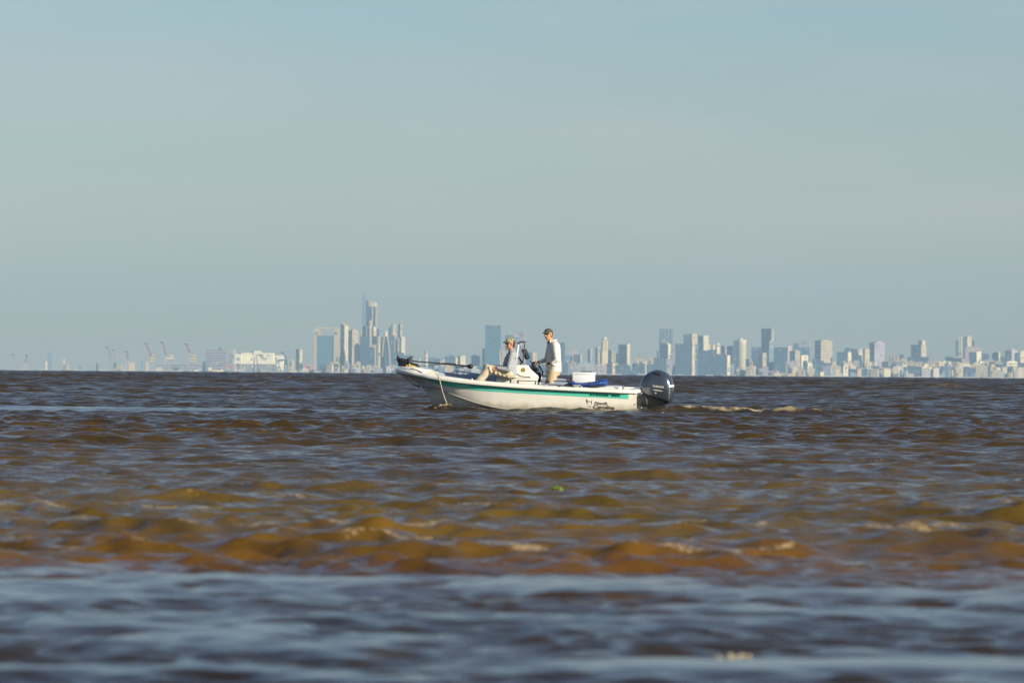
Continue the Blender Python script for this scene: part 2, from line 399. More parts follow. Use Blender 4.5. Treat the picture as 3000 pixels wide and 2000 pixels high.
    r2 = nt.nodes.new('ShaderNodeMix'); r2.data_type = 'FLOAT'; L(mf.outputs[0], r2.inputs[0]); L(r1.outputs[0], r2.inputs[2]); r2.inputs[3].default_value = .7
    L(r2.outputs[0], b.inputs['Roughness']); b.inputs['IOR'].default_value = 1.33; b.inputs['Specular IOR Level'].default_value = .32
    # cat's-paw ripples
    nb = nt.nodes.new('ShaderNodeTexNoise'); nb.inputs['Scale'].default_value = 10; nb.inputs['Detail'].default_value = 4; mb_ = nt.nodes.new('ShaderNodeMapping'); mb_.inputs['Scale'].default_value = (.6, 1.15, 1); L(geo.outputs['Position'], mb_.inputs[0]); L(mb_.outputs[0], nb.inputs['Vector'])
    bp = nt.nodes.new('ShaderNodeBump'); bp.inputs['Strength'].default_value = 1; bp.inputs['Distance'].default_value = .032; L(nb.outputs['Fac'], bp.inputs['Height'])
    ka = nt.nodes.new('ShaderNodeAttribute'); ka.attribute_name = 'slick'; km = nt.nodes.new('ShaderNodeMapRange'); km.inputs[3].default_value = 1; km.inputs[4].default_value = .18; L(ka.outputs['Fac'], km.inputs[0]); L(km.outputs[0], bp.inputs['Strength'])
    L(bp.outputs[0], b.inputs['Normal'])
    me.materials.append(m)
    return ob
def water_z(x, y):
    a = np.array([x], np.float32); b = np.array([y], np.float32)
    return float(water_disp(a, b, np.array([.04], np.float32))[2][0])
# ---------------------------------------------------------------- the boat (local x = bow, y = port = towards the camera, z up)
CS, SN = math.cos(YAW), math.sin(YAW)
ROLLA = R(1.5)
def S(px, yp=0.0): return (X0 - WX(px) - yp * SN) / CS
def Zb(px, y, yp=0.0): return WZ(px, y) + yp * math.sin(ROLLA)
LB = 5.29
SHB = Curve1([(5.29, .06), (5.2, .22), (5.0, .40), (4.85, .50), (4.44, .68), (4.17, .77), (3.9, .835), (3.39, .91), (3, .94), (2, .96), (1, .95), (0, .92)], .1)
def _tab(pts, yfun):
    out = []
    for px, y in pts:
        s = 3.0
        for _ in range(20): s = S(px, yfun(min(max(s, 0), LB)))
        out.append((s, Zb(px, y, yfun(min(max(s, 0), LB)))))
    return out
_top = [(1165, 1079), (1200, 1086), (1240, 1093), (1280, 1098.5), (1313, 1103), (1370, 1110.7), (1400, 1114.5), (1527, 1124), (1700, 1134), (1800, 1139), (1843, 1141)]
_bot = [(1165, 1091.5), (1200, 1097), (1240, 1105), (1280, 1112), (1313, 1117.2), (1370, 1124), (1400, 1127), (1527, 1137.2), (1700, 1146), (1800, 1150.5), (1843, 1152.5)]
_str = [(1222, 1102), (1250, 1113), (1280, 1124), (1313, 1132.3), (1400, 1143.8), (1527, 1151.4), (1700, 1161), (1840, 1168)]
ZT = Curve1(_tab(_top, SHB), .3); ZBT = Curve1(_tab(_bot, SHB), .3); ZST = Curve1(_tab(_str, SHB), .25)
ZCH = Curve1([(5.29, .86), (4.95, .735), (4.7, .70), (4.44, .62), (4.17, .49), (3.9, .40), (3.39, .235), (3.02, .15), (2.3, .07), (0, .0)], .2)
BCH = Curve1([(5.29, .02), (4.95, .16), (4.7, .30), (4.44, .46), (4.17, .60), (3.9, .70), (3.39, .80), (3.02, .84), (2, .87), (0, .86)], .15)
ZSP = Curve1([(5.29, .855), (4.85, .66), (4.58, .527), (4.29, .356), (4.18, .28), (4.03, .195), (3.6, .05), (3, -.03), (0, -.08)], .1)
BSP = Curve1([(5.29, .01), (4.85, .03), (4.58, .2), (4.29, .36), (4.03, .47), (3.6, .6), (3, .68), (0, .70)], .12)
ZKE = Curve1([(5.29, .85), (4.85, .645), (4.7, .50), (4.57, .317), (4.5, .19), (4.3, -.05), (3.8, -.15), (0, -.2)], .06)
def side_y(s, z):
    """half-breadth of the hull side at height z"""
    zt, zc = ZBT(s) + .02, ZCH(s)
    t = min(max((zt - z) / max(zt - zc, .02), 0), 1)
    return SHB(s) + (BCH(s) - SHB(s)) * (t ** 1.15)
def build_boat(M):
    root = thing('skiff', 'white centre console fishing skiff with a teal stripe carrying two men across the brown water', 'boat', (X0, DB, 0), (-ROLLA, 0, math.pi - YAW))
    ss = list(np.linspace(-.06, 4.0, 34)) + list(np.linspace(4.06, LB, 46))
    # hull skin
    hull = MB(); rings = []
    for s in ss:
        zt = ZBT(s) + .02; zc = ZCH(s); zs = min(ZSP(s), zc - .01); zk = min(ZKE(s), zs - .008); b = SHB(s); bc = min(BCH(s), b); bs = min(BSP(s), bc * .97)
        half = [(b, zt)]
        for k in (1, 2, 3, 4, 5):
            z = zt + (zc - zt) * k / 5.0; half.append((b + (bc - b) * ((k / 5.0) ** 1.15), z))
        half += [(bc - .004, zc - .006), (bc * .955, zc - .012), (bc * .95 - .003, zc - .022 * min(1, bc / .3)),
                 ((bc * .94 + bs) / 2, (zc + zs) / 2 + .01), (bs, zs), (bs * .93, zs - .004), (bs * .5, zs * .45 + zk * .55), (0, zk)]
        ring = [(s, y, z) for y, z in half] + [(s, -y, z) for y, z in half[-2::-1]]
        rings.append(ring)
    hull.loft(rings, cap=False, closed=False)
    # transom and stem closers
    r0 = rings[0]; hull.add(r0, [tuple(range(len(r0)))]); r1 = rings[-1]; hull.add(r1, [tuple(range(len(r1)))])
    hull.build('hull', M['gel'], root, smooth=32)
    # teal stripe on each side, 3 mm proud
    for sg in (1, -1):
        g = MB(); rr = []
        sA = S(1840, .93); sB = S(1229, .55)
        for s in np.linspace(sA, sB, 70):
            z1 = ZBT(s) + .015; z0 = min(ZST(s), z1 - .001)
            rr.append([(s, sg * (side_y(s, z1 + (z0 - z1) * k / 4) + .0035), z1 + (z0 - z1) * k / 4) for k in range(5)])
        g.loft(rr, cap=False, closed=False); g.build('stripe', M['teal'], root, smooth=60)
    for sg in (1, -1):   # added rail along the chine, greyed for the shadow line under its lip
        g = MB(); g.tube([(s, sg * (BCH(s) + .006), ZCH(s) - .004) for s in np.linspace(.02, 4.8, 60)], [.013] * 59 + [.004], 6); g.build('chine_shadow_rail', M['rail'], root, smooth=60)
    # gunwale: a moulded cap that overhangs the hull side and runs round bow and transom
    cap = MB(); path = []
    for s in ss: path.append((s, SHB(s)))
    outl = [(s, b) for s, b in path]
    def capring(s, b, nx, ny, zt, zb):
        ov = .06
        prof = [(ov * .55, zb), (ov, zb + .012), (ov + .006, zb + (zt - zb) * .45), (ov, zt - .022), (ov * .6, zt - .006), (0, zt), (-.08, zt + .002), (-.15, zt), (-.165, zt - .015), (-.165, zt - .06), (-.02, zt - .06), (-.005, zb)]
        return [(s + nx * o, b + ny * o, z) for o, z in prof]
    rr = []
    pts = [(0.0, -0.0)]
    def norm(i):
        a = outl[max(i - 1, 0)]; b = outl[min(i + 1, len(outl) - 1)]
        d = Vector((b[0] - a[0], b[1] - a[1])); d.normalize(); return -d.y, d.x
    port = []
    for i, (s, b) in enumerate(outl):
        nx, ny = norm(i)
        lim = max(b / .18, .12) if b < .18 else 1
        port.append((s, b, nx, ny))
    loop = []
    # transom (from centre to port corner, rounded)
    zt0, zb0 = ZT(0), ZBT(0)
    loop.append((-.07, 0, -1, 0)); loop.append((-.07, .5, -1, 0)); loop.append((-.07, .82, -1, 0))
    loop.append((-.045, .895, -.75, .66)); 
    for q in port[2:]: loop.append(q)
    loop.append((LB + .012, 0, 1, 0))
    full = loop + [(s, -b, nx, -ny) for (s, b, nx, ny) in loop[-2:0:-1]]
    rings = []
    for (s, b, nx, ny) in full:
        q = min(max(s, 0), LB)
        w = min(1, abs(b) / .2 + .15) if s > 4.6 else 1
        zt, zb = ZT(q), ZBT(q)
        prof = [(.05, zb), (.080, zb + .010), (.086, zb + (zt - zb) * .45), (.076, zt - .022), (.042, zt - .006), (0, zt), (-.08 * w, zt + .002), (-.15 * w, zt), (-.165 * w, zt - .015), (-.165 * w, zt - .06), (-.02 * w, zt - .06), (-.005, zb + .01)]
        kb = 1 - .72 * min(max((s - 4.5) / .7, 0), 1)
        rings.append([(s + nx * o * (kb if o > 0 else 1), b + ny * o * (kb if o > 0 else 1), z) for o, z in prof])
    rings.append(rings[0])
    cap.loft(rings, cap=False, closed=True); cap.build('gunwale', M['gel2'], root, smooth=50)
    # inside: cockpit floor and liner, raised casting deck forward, aft deck
    lin = MB(); rr = []
    for s in np.linspace(.06, 3.15, 16):
        b = SHB(s) - .12; zt = ZT(s) - .05
        rr.append([(s, b, zt), (s, b - .02, .13), (s, b - .04, .11), (s, 0, .112), (s, -b + .04, .11), (s, -b + .02, .13), (s, -b, zt)])
    lin.loft(rr, cap=False, closed=False); lin.add(rr[0], [tuple(range(7))]); lin.build('cockpit_liner', M['liner'], root, smooth=30)
    dk = MB(); rr = []
    for s in np.linspace(3.12, 4.75, 12):
        b = max(SHB(s) - .13, .02); z = .50 + .05 * (s - 3.12)
        rr.append([(s, b, z), (s, 0, z + .01), (s, -b, z)])
    dk.loft(rr, cap=False, closed=False); dk.add([(3.12, .8, .5), (3.12, -.8, .5), (3.12, -.8, .11), (3.12, .8, .11)], [(0, 1, 2, 3)])
    dk.build('casting_deck', M['liner'], root, smooth=30)
    # foredeck: crowned white plate at the bow
    fd = MB(); rr = []
    for s in np.linspace(4.62, LB - .01, 16):
        b = max(SHB(s) - .03, .015); zt = ZT(s) + .002; cr = .055 * min(1, (b / .45))
        t = (s - 4.62) / (LB - 4.62)
        crown = cr + .05 * math.sin(math.pi * min(1, t * 1.05)) * min(1, b / .25)
        rr.append([(s, b * math.cos(a), zt + crown * math.sin(a) ** .8) for a in np.linspace(0, math.pi, 13)])
    fd.loft(rr, cap=False, closed=False); fd.add(rr[0], [tuple(range(13))]); fd.build('foredeck', M['gel2'], root, smooth=50)
    # rounded anchor locker behind it
    al = MB()
    s0, s1 = S(1264, .2), S(1216, .2); zb = ZT(4.5) - .05
    prof = [(s0, Zb(1264, 1095)), (s0 + .01, Zb(1262, 1087)), (s0 + .05, Zb(1257, 1083)), (s0 + .14, Zb(1245, 1080)), (s1 - .05, Zb(1222, 1077)), (s1, Zb(1216, 1076.5)), (s1, Zb(1216, 1095))]
    al.prism(prof, -.36, .36); al.build('anchor_locker', M['gel2'], root, smooth=40, bevel=.012)
    st = MB(); st.tube([(S(1205, .38), .40, Zb(1205, 1079, .4)), (S(1222, .44), .47, Zb(1222, 1083.5, .45)), (S(1240, .55), .575, Zb(1239, 1092.5, .55))], .010, 6); st.build('locker_shadow_line', M['dgrey'], root)  # dark tube drawn for the shadow line between foredeck and locker
    # raised far coaming, its blue-grey shade put into the colour
    pd = MB(); rr = []
    for px in np.linspace(1272, 1668, 20):
        s = S(px, -.8); b = -(SHB(min(s, 4.9)) - .15); zc = Zb(px, np.interp(px, [1272, 1322, 1390, 1640, 1668], [1087, 1090.5, 1095, 1107.5, 1112]), -.8)
        rr.append([(s, b + .05, .3), (s, b + .05, zc - .02), (s, b + .02, zc), (s, b - .06, zc), (s, b - .09, zc - .02), (s, b - .09, ZT(min(s, 5.2)) - .03)])
    pd.loft(rr, cap=True, closed=True); pd.build('far_coaming', M['bluegrey'], root, smooth=50)
    # far-side grab rail at the bow
    rl = MB(); pts = [(1325.5, 1093), (1327, 1089), (1331, 1087.2), (1345, 1088), (1370, 1091), (1400, 1095), (1418, 1098), (1422, 1104)]
    rl.tube([(S(px, -.5), -.5, Zb(px, y, -.5)) for px, y in pts], .014, 8); rl.build('bow_rail', M['steel'], root)
    # cleats and rod-holder rings on the near gunwale
    def cleat(px, yp, big=1.0, m='chrome'):
        s = S(px, yp); z = ZT(s) + .002; c = MB()
        c.box((s, yp, z + .012 * big), (.07 * big, .03, .024 * big)); c.capsule((s - .075 * big, yp, z + .034 * big), (s + .075 * big, yp, z + .034 * big), .012 * big, .012 * big, 8)
        c.build('cleat', M[m], root)
    cleat(1269, .60, 1.35, 'cream'); cleat(1690, .88); cleat(1806, .86)
    for px, rr_ in ((1384, .024), (1601, .02), (1679, .024), (1704, .018)):
        c = MB(); s = S(px, .9); c.ell((s, .9, ZT(s) + .012), (rr_, rr_, rr_), 12, 8); c.build('rod_holder_cap', M['chrome'], root)
    # bow eye, nose roller and the winch line below the bow
    be = MB(); s = S(1218, .13); be.capsule((s - .02, .16, Zb(1218, 1107)), (s + .045, .12, Zb(1214, 1105)), .022, .018); be.build('bow_eye', M['black'], root)
    bl = MB(); pts = [(1169, 1091), (1185, 1105), (1200, 1117), (1215, 1128), (1226, 1132), (1231, 1136)]
    bl.tube([(S(px, .02), .02, Zb(px, y)) for px, y in pts], [.007, .007, .007, .008, .014, .009], 6); bl.build('bow_line', M['rope_dark'], root)
    # lettering on the port side, laid on the hull
    def letter(b, px0, px1, y_base_px, name, m, yoff=.004):
        xs = [p[0] for p in b.v]; w0, w1 = min(xs), max(xs); sc = (px1 - px0) / K / (w1 - w0); s0 = S(px0, .9)
        nv = []
        for x, y, z in b.v:
            s = s0 - (x - w0) * sc; zz = Zb(px0, y_base_px, .9) + y * sc * letter.asp - (x - w0) * sc * letter.tilt
            nv.append((s, side_y(s, zz) + yoff + z, zz))
        b.v = nv; return b.build(name, m, root, smooth=0)
    letter.asp = .82; letter.tilt = .04
    letter(text_mesh('North', 1, .22, .001, .025), 1741.5, 1780, 1183.5, 'lettering', M['ink'])
    letter(text_mesh('Carolina', 1, .22, .001, .025), 1738, 1800, 1195.5, 'lettering', M['ink'])
    # outline emblem in front of the lettering
    em = MB()
    def stroke(pts, r): em.tube([(S(px, .9), side_y(S(px, .9), Zb(px, y, .9)) + .003, Zb(px, y, .9)) for px, y in pts], r, 5)
    stroke([(1719.3, 1167.5), (1720.4, 1172), (1721.2, 1178), (1722.8, 1182.5)], [.004, .012, .007, .004])
    stroke([(1722, 1172), (1725, 1175), (1729, 1176), (1733, 1175), (1736, 1171)], [.003, .005, .006, .010, .004])
    stroke([(1733.4, 1175), (1733.8, 1180), (1732.5, 1184)], [.006, .005, .003])
    stroke([(1724, 1190), (1727, 1188.5), (1730, 1190)], .006)
    em.build('emblem', M['ink2'], root)
    # small dark lettering on the stripe, too small to read
    rnd = random.Random(3)
    for a, b_ in ((1728.6, 1736.0), (1737.6, 1743), (1745, 1783.5), (1790.5, 1815)):
        px = a; sl = MB()
        while px < b_ - 1:
            w = rnd.uniform(1.5, 2.2); yc = 1155.4 + (px - 1728) * .042
            s = S(px + w / 2, .9); zc = Zb(px, yc, .9)
            sl.box((s, side_y(s, zc) + .005, zc), (w / K, .003, rnd.choice((4.2, 5.0, 5.6)) / K)); px += w + rnd.uniform(.5, .9)
        sl.build('small_lettering', M['teal_dark'], root, smooth=0)
    # transom details: lifting eye, trim tab
    td = MB(); td.capsule((-.035, .55, .33), (-.035, .63, .36), .012, .012, 8); td.box((-.05, .72, .24), (.07, .22, .035)); td.build('trim_tab', M['chrome'], root)
    # ---- centre console
    con = MB()
    cy0, cy1 = -.34, .36
    side = [(1498, 1118), (1498, 1106), (1504, 1093), (1509, 1084.5), (1511.3, 1069), (1543, 1069), (1549, 1074.5), (1555, 1081), (1573.5, 1098.6), (1577.8, 1103.7), (1576, 1110), (1573.7, 1118), (1573.7, 1185), (1500, 1185)]
    con.prism([(S(px, .36), max(Zb(px, y, .36), .112)) for px, y in side], cy0, cy1)
    console = con.build('console', M['gel2'], root, smooth=30, bevel=.018)
    ins = MB(); ins.prism([(S(px, .3), Zb(px, y, .3)) for px, y in ((1556.5, 1080.5), (1560, 1078.8), (1577, 1096.5), (1573.5, 1098))], -.28, .30); ins.build('instrument_panel', M['black'], console, bevel=.004)
    bd = MB(); s, z = S(1534, .36), Zb(1534, 1083, .36)
    bd.tube([(s, .362, z), (s, .367, z)], .047, 24); bdo = bd.build('badge', M['badge_ring'], console, smooth=30)
    b2 = MB(); b2.tube([(s, .364, z), (s, .3695, z)], .038, 24); b2.build('badge_face', M['gold'], bdo, smooth=30)
    b3 = MB(); b3.ell((s, .3695, z + .004), (.025, .003, .009), 12, 6); b3.tube([(s - .022, .3715, z - .016), (s + .022, .3715, z - .016)], .004, 5); b3.build('badge_mark', M['ochre'], bdo)
    # seam of the door, cable and latch
    cb = MB(); cb.tube([(S(px, .365), .366, Zb(px, y, .365)) for px, y in ((1510, 1088.5), (1515, 1093), (1520, 1098), (1526, 1101.3), (1540, 1103), (1554, 1104.2))], .0075, 6); cb.build('cable', M['dgrey'], console)
    sm = MB(); sm.tube([(S(px, .362), .363, Zb(px, y, .362)) for px, y in ((1503, 1102), (1508, 1105.5), (1520, 1107.3), (1545, 1107.5), (1559, 1105.5))], .005, 6); sm.build('door_seam', M['lgrey'], console)
    la = MB(); la.ell((S(1555, .37), .37, Zb(1555, 1104.3, .37)), (.02, .012, .015), 10, 8); la.build('latch', M['chrome'], console)
    lt = MB(); lt.ell((S(1549, .2), .2, Zb(1549, 1073.5, .2)), (.045, .10, .03), 14, 8); lt.build('compass', M['gel'], console)
    # cooler seat in front of the console, with its backrest
    cs = MB(); cs.rbox(((S(1456, .3) + S(1499, .3)) / 2, 0, .45), (S(1456, .3) - S(1499, .3), .66, .655), .03); seat = cs.build('cooler_seat', M['gel2'], root, smooth=40)
    cc = MB(); cc.rbox(((S(1457, .3) + S(1498, .3)) / 2, 0, Zb(1478, 1105.5) - .005), (S(1457, .3) - S(1498, .3) + .02, .68, .05), .02); cc.build('seat_cushion', M['cushion'], seat, smooth=40)
    br = MB(); br.prism([(S(px, .3), Zb(px, y, .3)) for px, y in ((1497, 1106), (1500.5, 1107), (1508, 1086), (1510.5, 1072), (1507, 1071.5), (1504, 1083))], -.3, .40); br.build('backrest', M['black'], seat, bevel=.01)
    # windscreen frame
    wf = MB(); wf.tube([(S(px, .30), .30, Zb(px, y, .30)) for px, y in ((1512.2, 1070), (1515.5, 1040), (1518, 1020), (1519.7, 1008.5))], .016, 8); wf.build('windscreen_post', M['white_gloss'], console)
    w2 = MB(); w2.tube([(S(px, .26), .27, Zb(px, y, .26)) for px, y in ((1519.4, 1009), (1520.2, 1004.5), (1522.5, 1001.5), (1529, 1000.6), (1535.5, 1000), (1537.6, 1001.8), (1538.2, 1006), (1537.4, 1016), (1536.4, 1030), (1533.6, 1052), (1532.6, 1069))], .013, 8); w2.build('windscreen_frame', M['dsteel'], console)
    w3 = MB(); w3.tube([(S(px, -.28), -.28, Zb(px, y, -.28)) for px, y in ((1513.2, 1070), (1519.7, 1008.5), (1522.5, 1002), (1535.5, 1000.5), (1538.2, 1006), (1533, 1069))], .013, 8); w3.build('windscreen_frame', M['dsteel'], console)
    w4 = MB(); 
    for px, y in ((1521, 1003), (1537.2, 1001.5)): w4.tube([(S(px, 0), .27, Zb(px, y, 0)), (S(px, 0), -.28, Zb(px, y, 0))], .011, 6)
    w4.build('cross_bar', M['dsteel'], console)
    gl = MB(); pr = [(1516, 1069), (1519, 1030), (1521.5, 1016), (1525, 1013), (1529, 1014), (1532, 1020), (1533.4, 1034), (1532, 1069)]
    gl.prism([(S(px, .2), Zb(px, y, .2)) for px, y in pr], .215, .221); gl.build('windscreen', M['perspex'], console)
    # fish finder on the frame, and the arm that carries it
    ff = MB(); pr = [(1529.5, 1025), (1531, 1023.4), (1537.5, 1022), (1539, 1023), (1549.2, 1047.5), (1548.6, 1050.5), (1543, 1053.3), (1540.5, 1052)]
    ff.prism([(S(px, .2), Zb(px, y, .2)) for px, y in pr], -.06, .26); ff.build('chart_plotter', M['black'], console, smooth=30, bevel=.012)
    fa = MB(); fa.tube([(S(px, .22), .22, Zb(px, y, .22)) for px, y in ((1520, 1045), (1523.5, 1050), (1527.5, 1056.5), (1530, 1061))], [.012, .02, .022, .016], 8)
    fa.tube([(S(px, .22), .22, Zb(px, y, .22)) for px, y in ((1531, 1056), (1529, 1061), (1524.5, 1069))], [.014, .02, .014], 8); fa.build('plotter_arm', M['black'], console)
    # steering wheel: rim, spokes, hub, column; throttle
    c = Vector((S(1576, .0), .02, Zb(1576, 1080.5))); ax = Vector((-.78, .30, .55)).normalized()
    u = ax.orthogonal().normalized(); w = ax.cross(u)
    sw = MB(); sw.tube([c + (u * math.cos(a) + w * math.sin(a)) * .17 for a in np.linspace(0, math.tau, 33)], .017, 8, cap=False)
    wh = sw.build('steering_wheel', M['black'], console)
    sp = MB()
    for k in range(3):
        a = k * math.tau / 3 + .4; sp.tube([c, c + (u * math.cos(a) + w * math.sin(a)) * .165], .012, 6)
    sp.build('spoke', M['steel'], wh)
    hb = MB(); hb.ell(c + ax * .01, (.042, .042, .042), 14, 10); hb.build('hub', M['chrome'], wh)
    cl = MB(); cl.tube([c - ax * .02, c - ax * .20], [.03, .05], 10); cl.build('steering_column', M['black'], console)
    th = MB(); th.box((S(1563, .3), .26, Zb(1563, 1075, .3)), (.09, .10, .12)); tq = th.build('throttle_box', M['black'], console, bevel=.015)
    tl = MB(); tl.tube([(S(1565, .28), .28, Zb(1565, 1072, .28)), (S(1567.5, .28), .28, Zb(1567.5, 1062, .28))], .012, 8); tl.capsule((S(1567, .27), .22, Zb(1567, 1061, .28)), (S(1567, .27), .30, Zb(1567, 1061, .28)), .02, .02, 8); tl.build('throttle_lever', M['black'], tq)
    wsb = MB(); wsb.tube([(S(px, .1), .1, Zb(px, y, .1)) for px, y in ((1553.6, 1056.5), (1557.5, 1061), (1561.5, 1064.5), (1563, 1071))], [.008, .014, .012, .01], 6); wsb.build('radio_microphone', M['dsteel'], console)
    hg = MB(); hg.ell((S(1581.5, .1), .12, Zb(1581.5, 1101)), (.05, .06, .085), 12, 8); hg.ell((S(1580, .1), .08, Zb(1580, 1113)), (.05, .05, .05), 10, 8); hg.build('drive_cable_boot', M['black'], console)
    # leaning post seat pad behind the helmsman, aft bench
    ab = MB(); ab.rbox((.62, 0, .36), (.62, 1.3, .49), .03); ab.build('aft_bench', M['gel2'], root, smooth=40)
    # low rod rack beside the console
    rk = MB(); rk.tube([(S(1519, .55), .55, Zb(1519, 1114.2, .55)), (S(1572, .55), .55, Zb(1572, 1116.4, .55))], .009, 8)
    rk.tube([(S(1572, .55), .55, Zb(1572, 1116.4, .55)), (S(1612, .55), .55, Zb(1612, 1119.2, .55))], .009, 8)
    rack = rk.build('rod_rack', M['black'], root)
    for px, y0, y1, rr_ in ((1518.5, 1113, 1123.5, .018), (1569.7, 1115.5, 1127, .012), (1609, 1117, 1129, .013)):
        p = MB(); p.tube([(S(px, .55), .55, Zb(px, y0, .55)), (S(px, .55), .55, Zb(px, y1, .55) - .1)], rr_, 8); p.build('post', M['black'], rack)
    pl = MB(); pl.rbox(((S(1605, .45) + S(1668, .45)) / 2, .45, Zb(1640, 1123, .45) - .02), (.52, .34, .07), .012, Matrix.Rotation(R(3.0), 3, 'Y')); pl.build('shaded_side_deck', M['bluegrey2'], root, smooth=40)  # flat piece of side deck, painted the blue-grey of its shade
    # ---- bow trolling motor, stowed flat
    def P(px, y, yp=0.02): return (S(px, yp), yp, Zb(px, y, yp))
    tb = MB(); pr = [(1167, 1063), (1172, 1061.5), (1187, 1064), (1198, 1064.5), (1214, 1064), (1219, 1065.5), (1225, 1068.5), (1229.5, 1073.5), (1229, 1077.5), (1215, 1075.5), (1196, 1073.5), (1168, 1072)]
    tb.prism([(S(px), Zb(px, y)) for px, y in pr], -.09, .10); tm = tb.build('trolling_motor', M['black'], root, smooth=30, bevel=.012)
    plq = MB(); pr = [(1188.5, 1071.6), (1191, 1068.2), (1199, 1068.0), (1212, 1070), (1218.3, 1071.6), (1217, 1074.2), (1204, 1073.4), (1192, 1073.4)]
    plq.prism([(S(px, .1), Zb(px, y, .1)) for px, y in pr], .101, .106); nm = plq.build('name_plate', M['yellow'], tm, smooth=0)
    b = text_mesh('MINN KOTA', 1, .25, .001, .02); xs = [p[0] for p in b.v]; sc = (1215.5 - 1192) / K / (max(xs) - min(xs))
    b.v = [(S(1192, .1) - x * sc, .1075 + z, Zb(1192, 1072.6, .1) + y * sc * .8 - x * sc * .055) for x, y, z in b.v]; b.build('lettering', M['ink'], nm, smooth=0)
    kn = MB(); kn.ell(P(1199.3, 1067.6, .115), (.016, .012, .016), 10, 8); kn.build('button', M['cream'], tm)
    mo = MB(); mo.capsule(P(1171, 1056), P(1190, 1059), .062, .055, 16); mo.capsule(P(1183, 1059), P(1197, 1057), .045, .05, 14)
    mo.box(P(1181, 1061), (.16, .11, .07)); mo.build('motor_pod', M['black'], tm)
    for k in range(4):
        f = MB(); f.box(P(1178.5 + k * 2.2, 1059.5, .065), (.007, .012, .10)); f.build('cooling_fin', M['dsteel'], tm)
    pb = MB(); rr = []
    for t in np.linspace(0, 1, 9):
        wdt = .03 * math.sin(math.pi * (.12 + .82 * t)) + .006; q = Vector(P(1164.4 + 1.0 * (1 - t) * 3, 1060 - 21 * t))
        rr.append([q + Vector((wdt * math.cos(a), .022 * math.sin(a) * (1 + t), .004 * math.sin(a))) for a in np.linspace(0, math.tau, 9)[:-1]])
    pb.loft(rr); pb.build('propeller_blade', M['black'], tm)
    pb = MB(); rr = []
    for t in np.linspace(0, 1, 9):
        q = Vector(P(1193 + 20 * t, 1052 - 8.0 * min(1, t * 1.6))); wz = .018 * (1 - .85 * t) + .003
        rr.append([q + Vector((.008 * math.cos(a), .04 * math.sin(a), wz * math.cos(a))) for a in np.linspace(0, math.tau, 9)[:-1]])
    pb.loft(rr); pb.build('propeller_blade', M['dsteel'], tm)
    ps = MB(); ps.tube([P(1155.5, 1053.5), P(1168, 1054.5)], .006, 6); ps.build('prop_pin', M['steel'], tm)
    sb = MB(); sb.rbox(((S(1197.5) + S(1209)) / 2, .02, Zb(1203, 1056.5)), (.09, .14, .125), .012, Matrix.Rotation(R(3), 3, 'Y')); sb.build('shaft_collar', M['dgrey2'], tm, smooth=40)
    sh = MB(); sh.tube([P(1209, 1057.3), P(1290, 1064.2), P(1372, 1071.6)], .0135, 10); shaft = sh.build('shaft', M['black'], tm)
    hd = MB(); hd.capsule(P(1374.5, 1073), P(1380, 1073.2), .045, .05, 16); hd.ell(P(1380, 1073), (.042, .06, .055), 14, 10); hd.build('control_head', M['black'], tm)
    ck = MB(); ck.tube([P(1326, 1066.5, .03), P(1327.5, 1071, .03)], .016, 8); ck.build('shaft_clip', M['black'], tm)
    co = MB(); pts = []
    def wave_(pxa, pxb, ya, yb, amp, n, ampd=.02, m=10):
        for i in range(n * m):
            t = i / (n * m); a = t * n * math.tau
            pts.append(P(pxa + (pxb - pxa) * t, ya + (yb - ya) * t + amp * math.sin(a), .02 + ampd * math.cos(a)))
    pts.append(P(1230, 1073)); pts.append(P(1238, 1071)); pts.append(P(1252, 1070.5)); wave_(1257, 1296, 1069.5, 1066.5, 1.6, 5)
    wave_(1296, 1336, 1064.5, 1067.5, 3.6, 9, .026); wave_(1336, 1360, 1074.0, 1074.8, 2.6, 6, .02); pts.append(P(1370, 1074))
    co.tube(pts, .0055, 5); co.build('coiled_cable', M['black'], tm)
    # ---- outboard
    tilt = Matrix.Rotation(R(4), 3, 'Y')
    low = MB()
    low.prism([(S(px), Zb(px, y)) for px, y in ((1880, 1152), (1893, 1150), (1903, 1156), (1930, 1160), (1958, 1166), (1966, 1174), (1962, 1181), (1945, 1186), (1925, 1190), (1912, 1200), (1905, 1236), (1895, 1236), (1897, 1190), (1884, 1188), (1879, 1176))], -.13, .13)
    ob = low.build('outboard_motor', M['black_sat'], root, smooth=40, bevel=.03)
    ins_pt = ob
    tr = MB(); tr.prism([(S(px, .0), Zb(px, y, .0)) for px, y in ((1863, 1160), (1890, 1158), (1899, 1168), (1903, 1186), (1893, 1192), (1880, 1190), (1866, 1180))], -.15, .17); tr.build('transom_bracket', M['black_sat'], ob, smooth=40, bevel=.015)
    for k in range(3):
        bb = MB(); bb.tube([P(1882 + k * 6, 1166 + k * 8, .17), P(1882 + k * 6, 1166 + k * 8, .182)], .014, 10); bb.build('bolt', M['dsteel'], ob)
    lb = MB(); lb.rbox(((S(1906) + S(1918)) / 2, .125, Zb(1912, 1160.5)), (.09, .02, .035), .008); lb.build('latch', M['dgrey2'], ob)
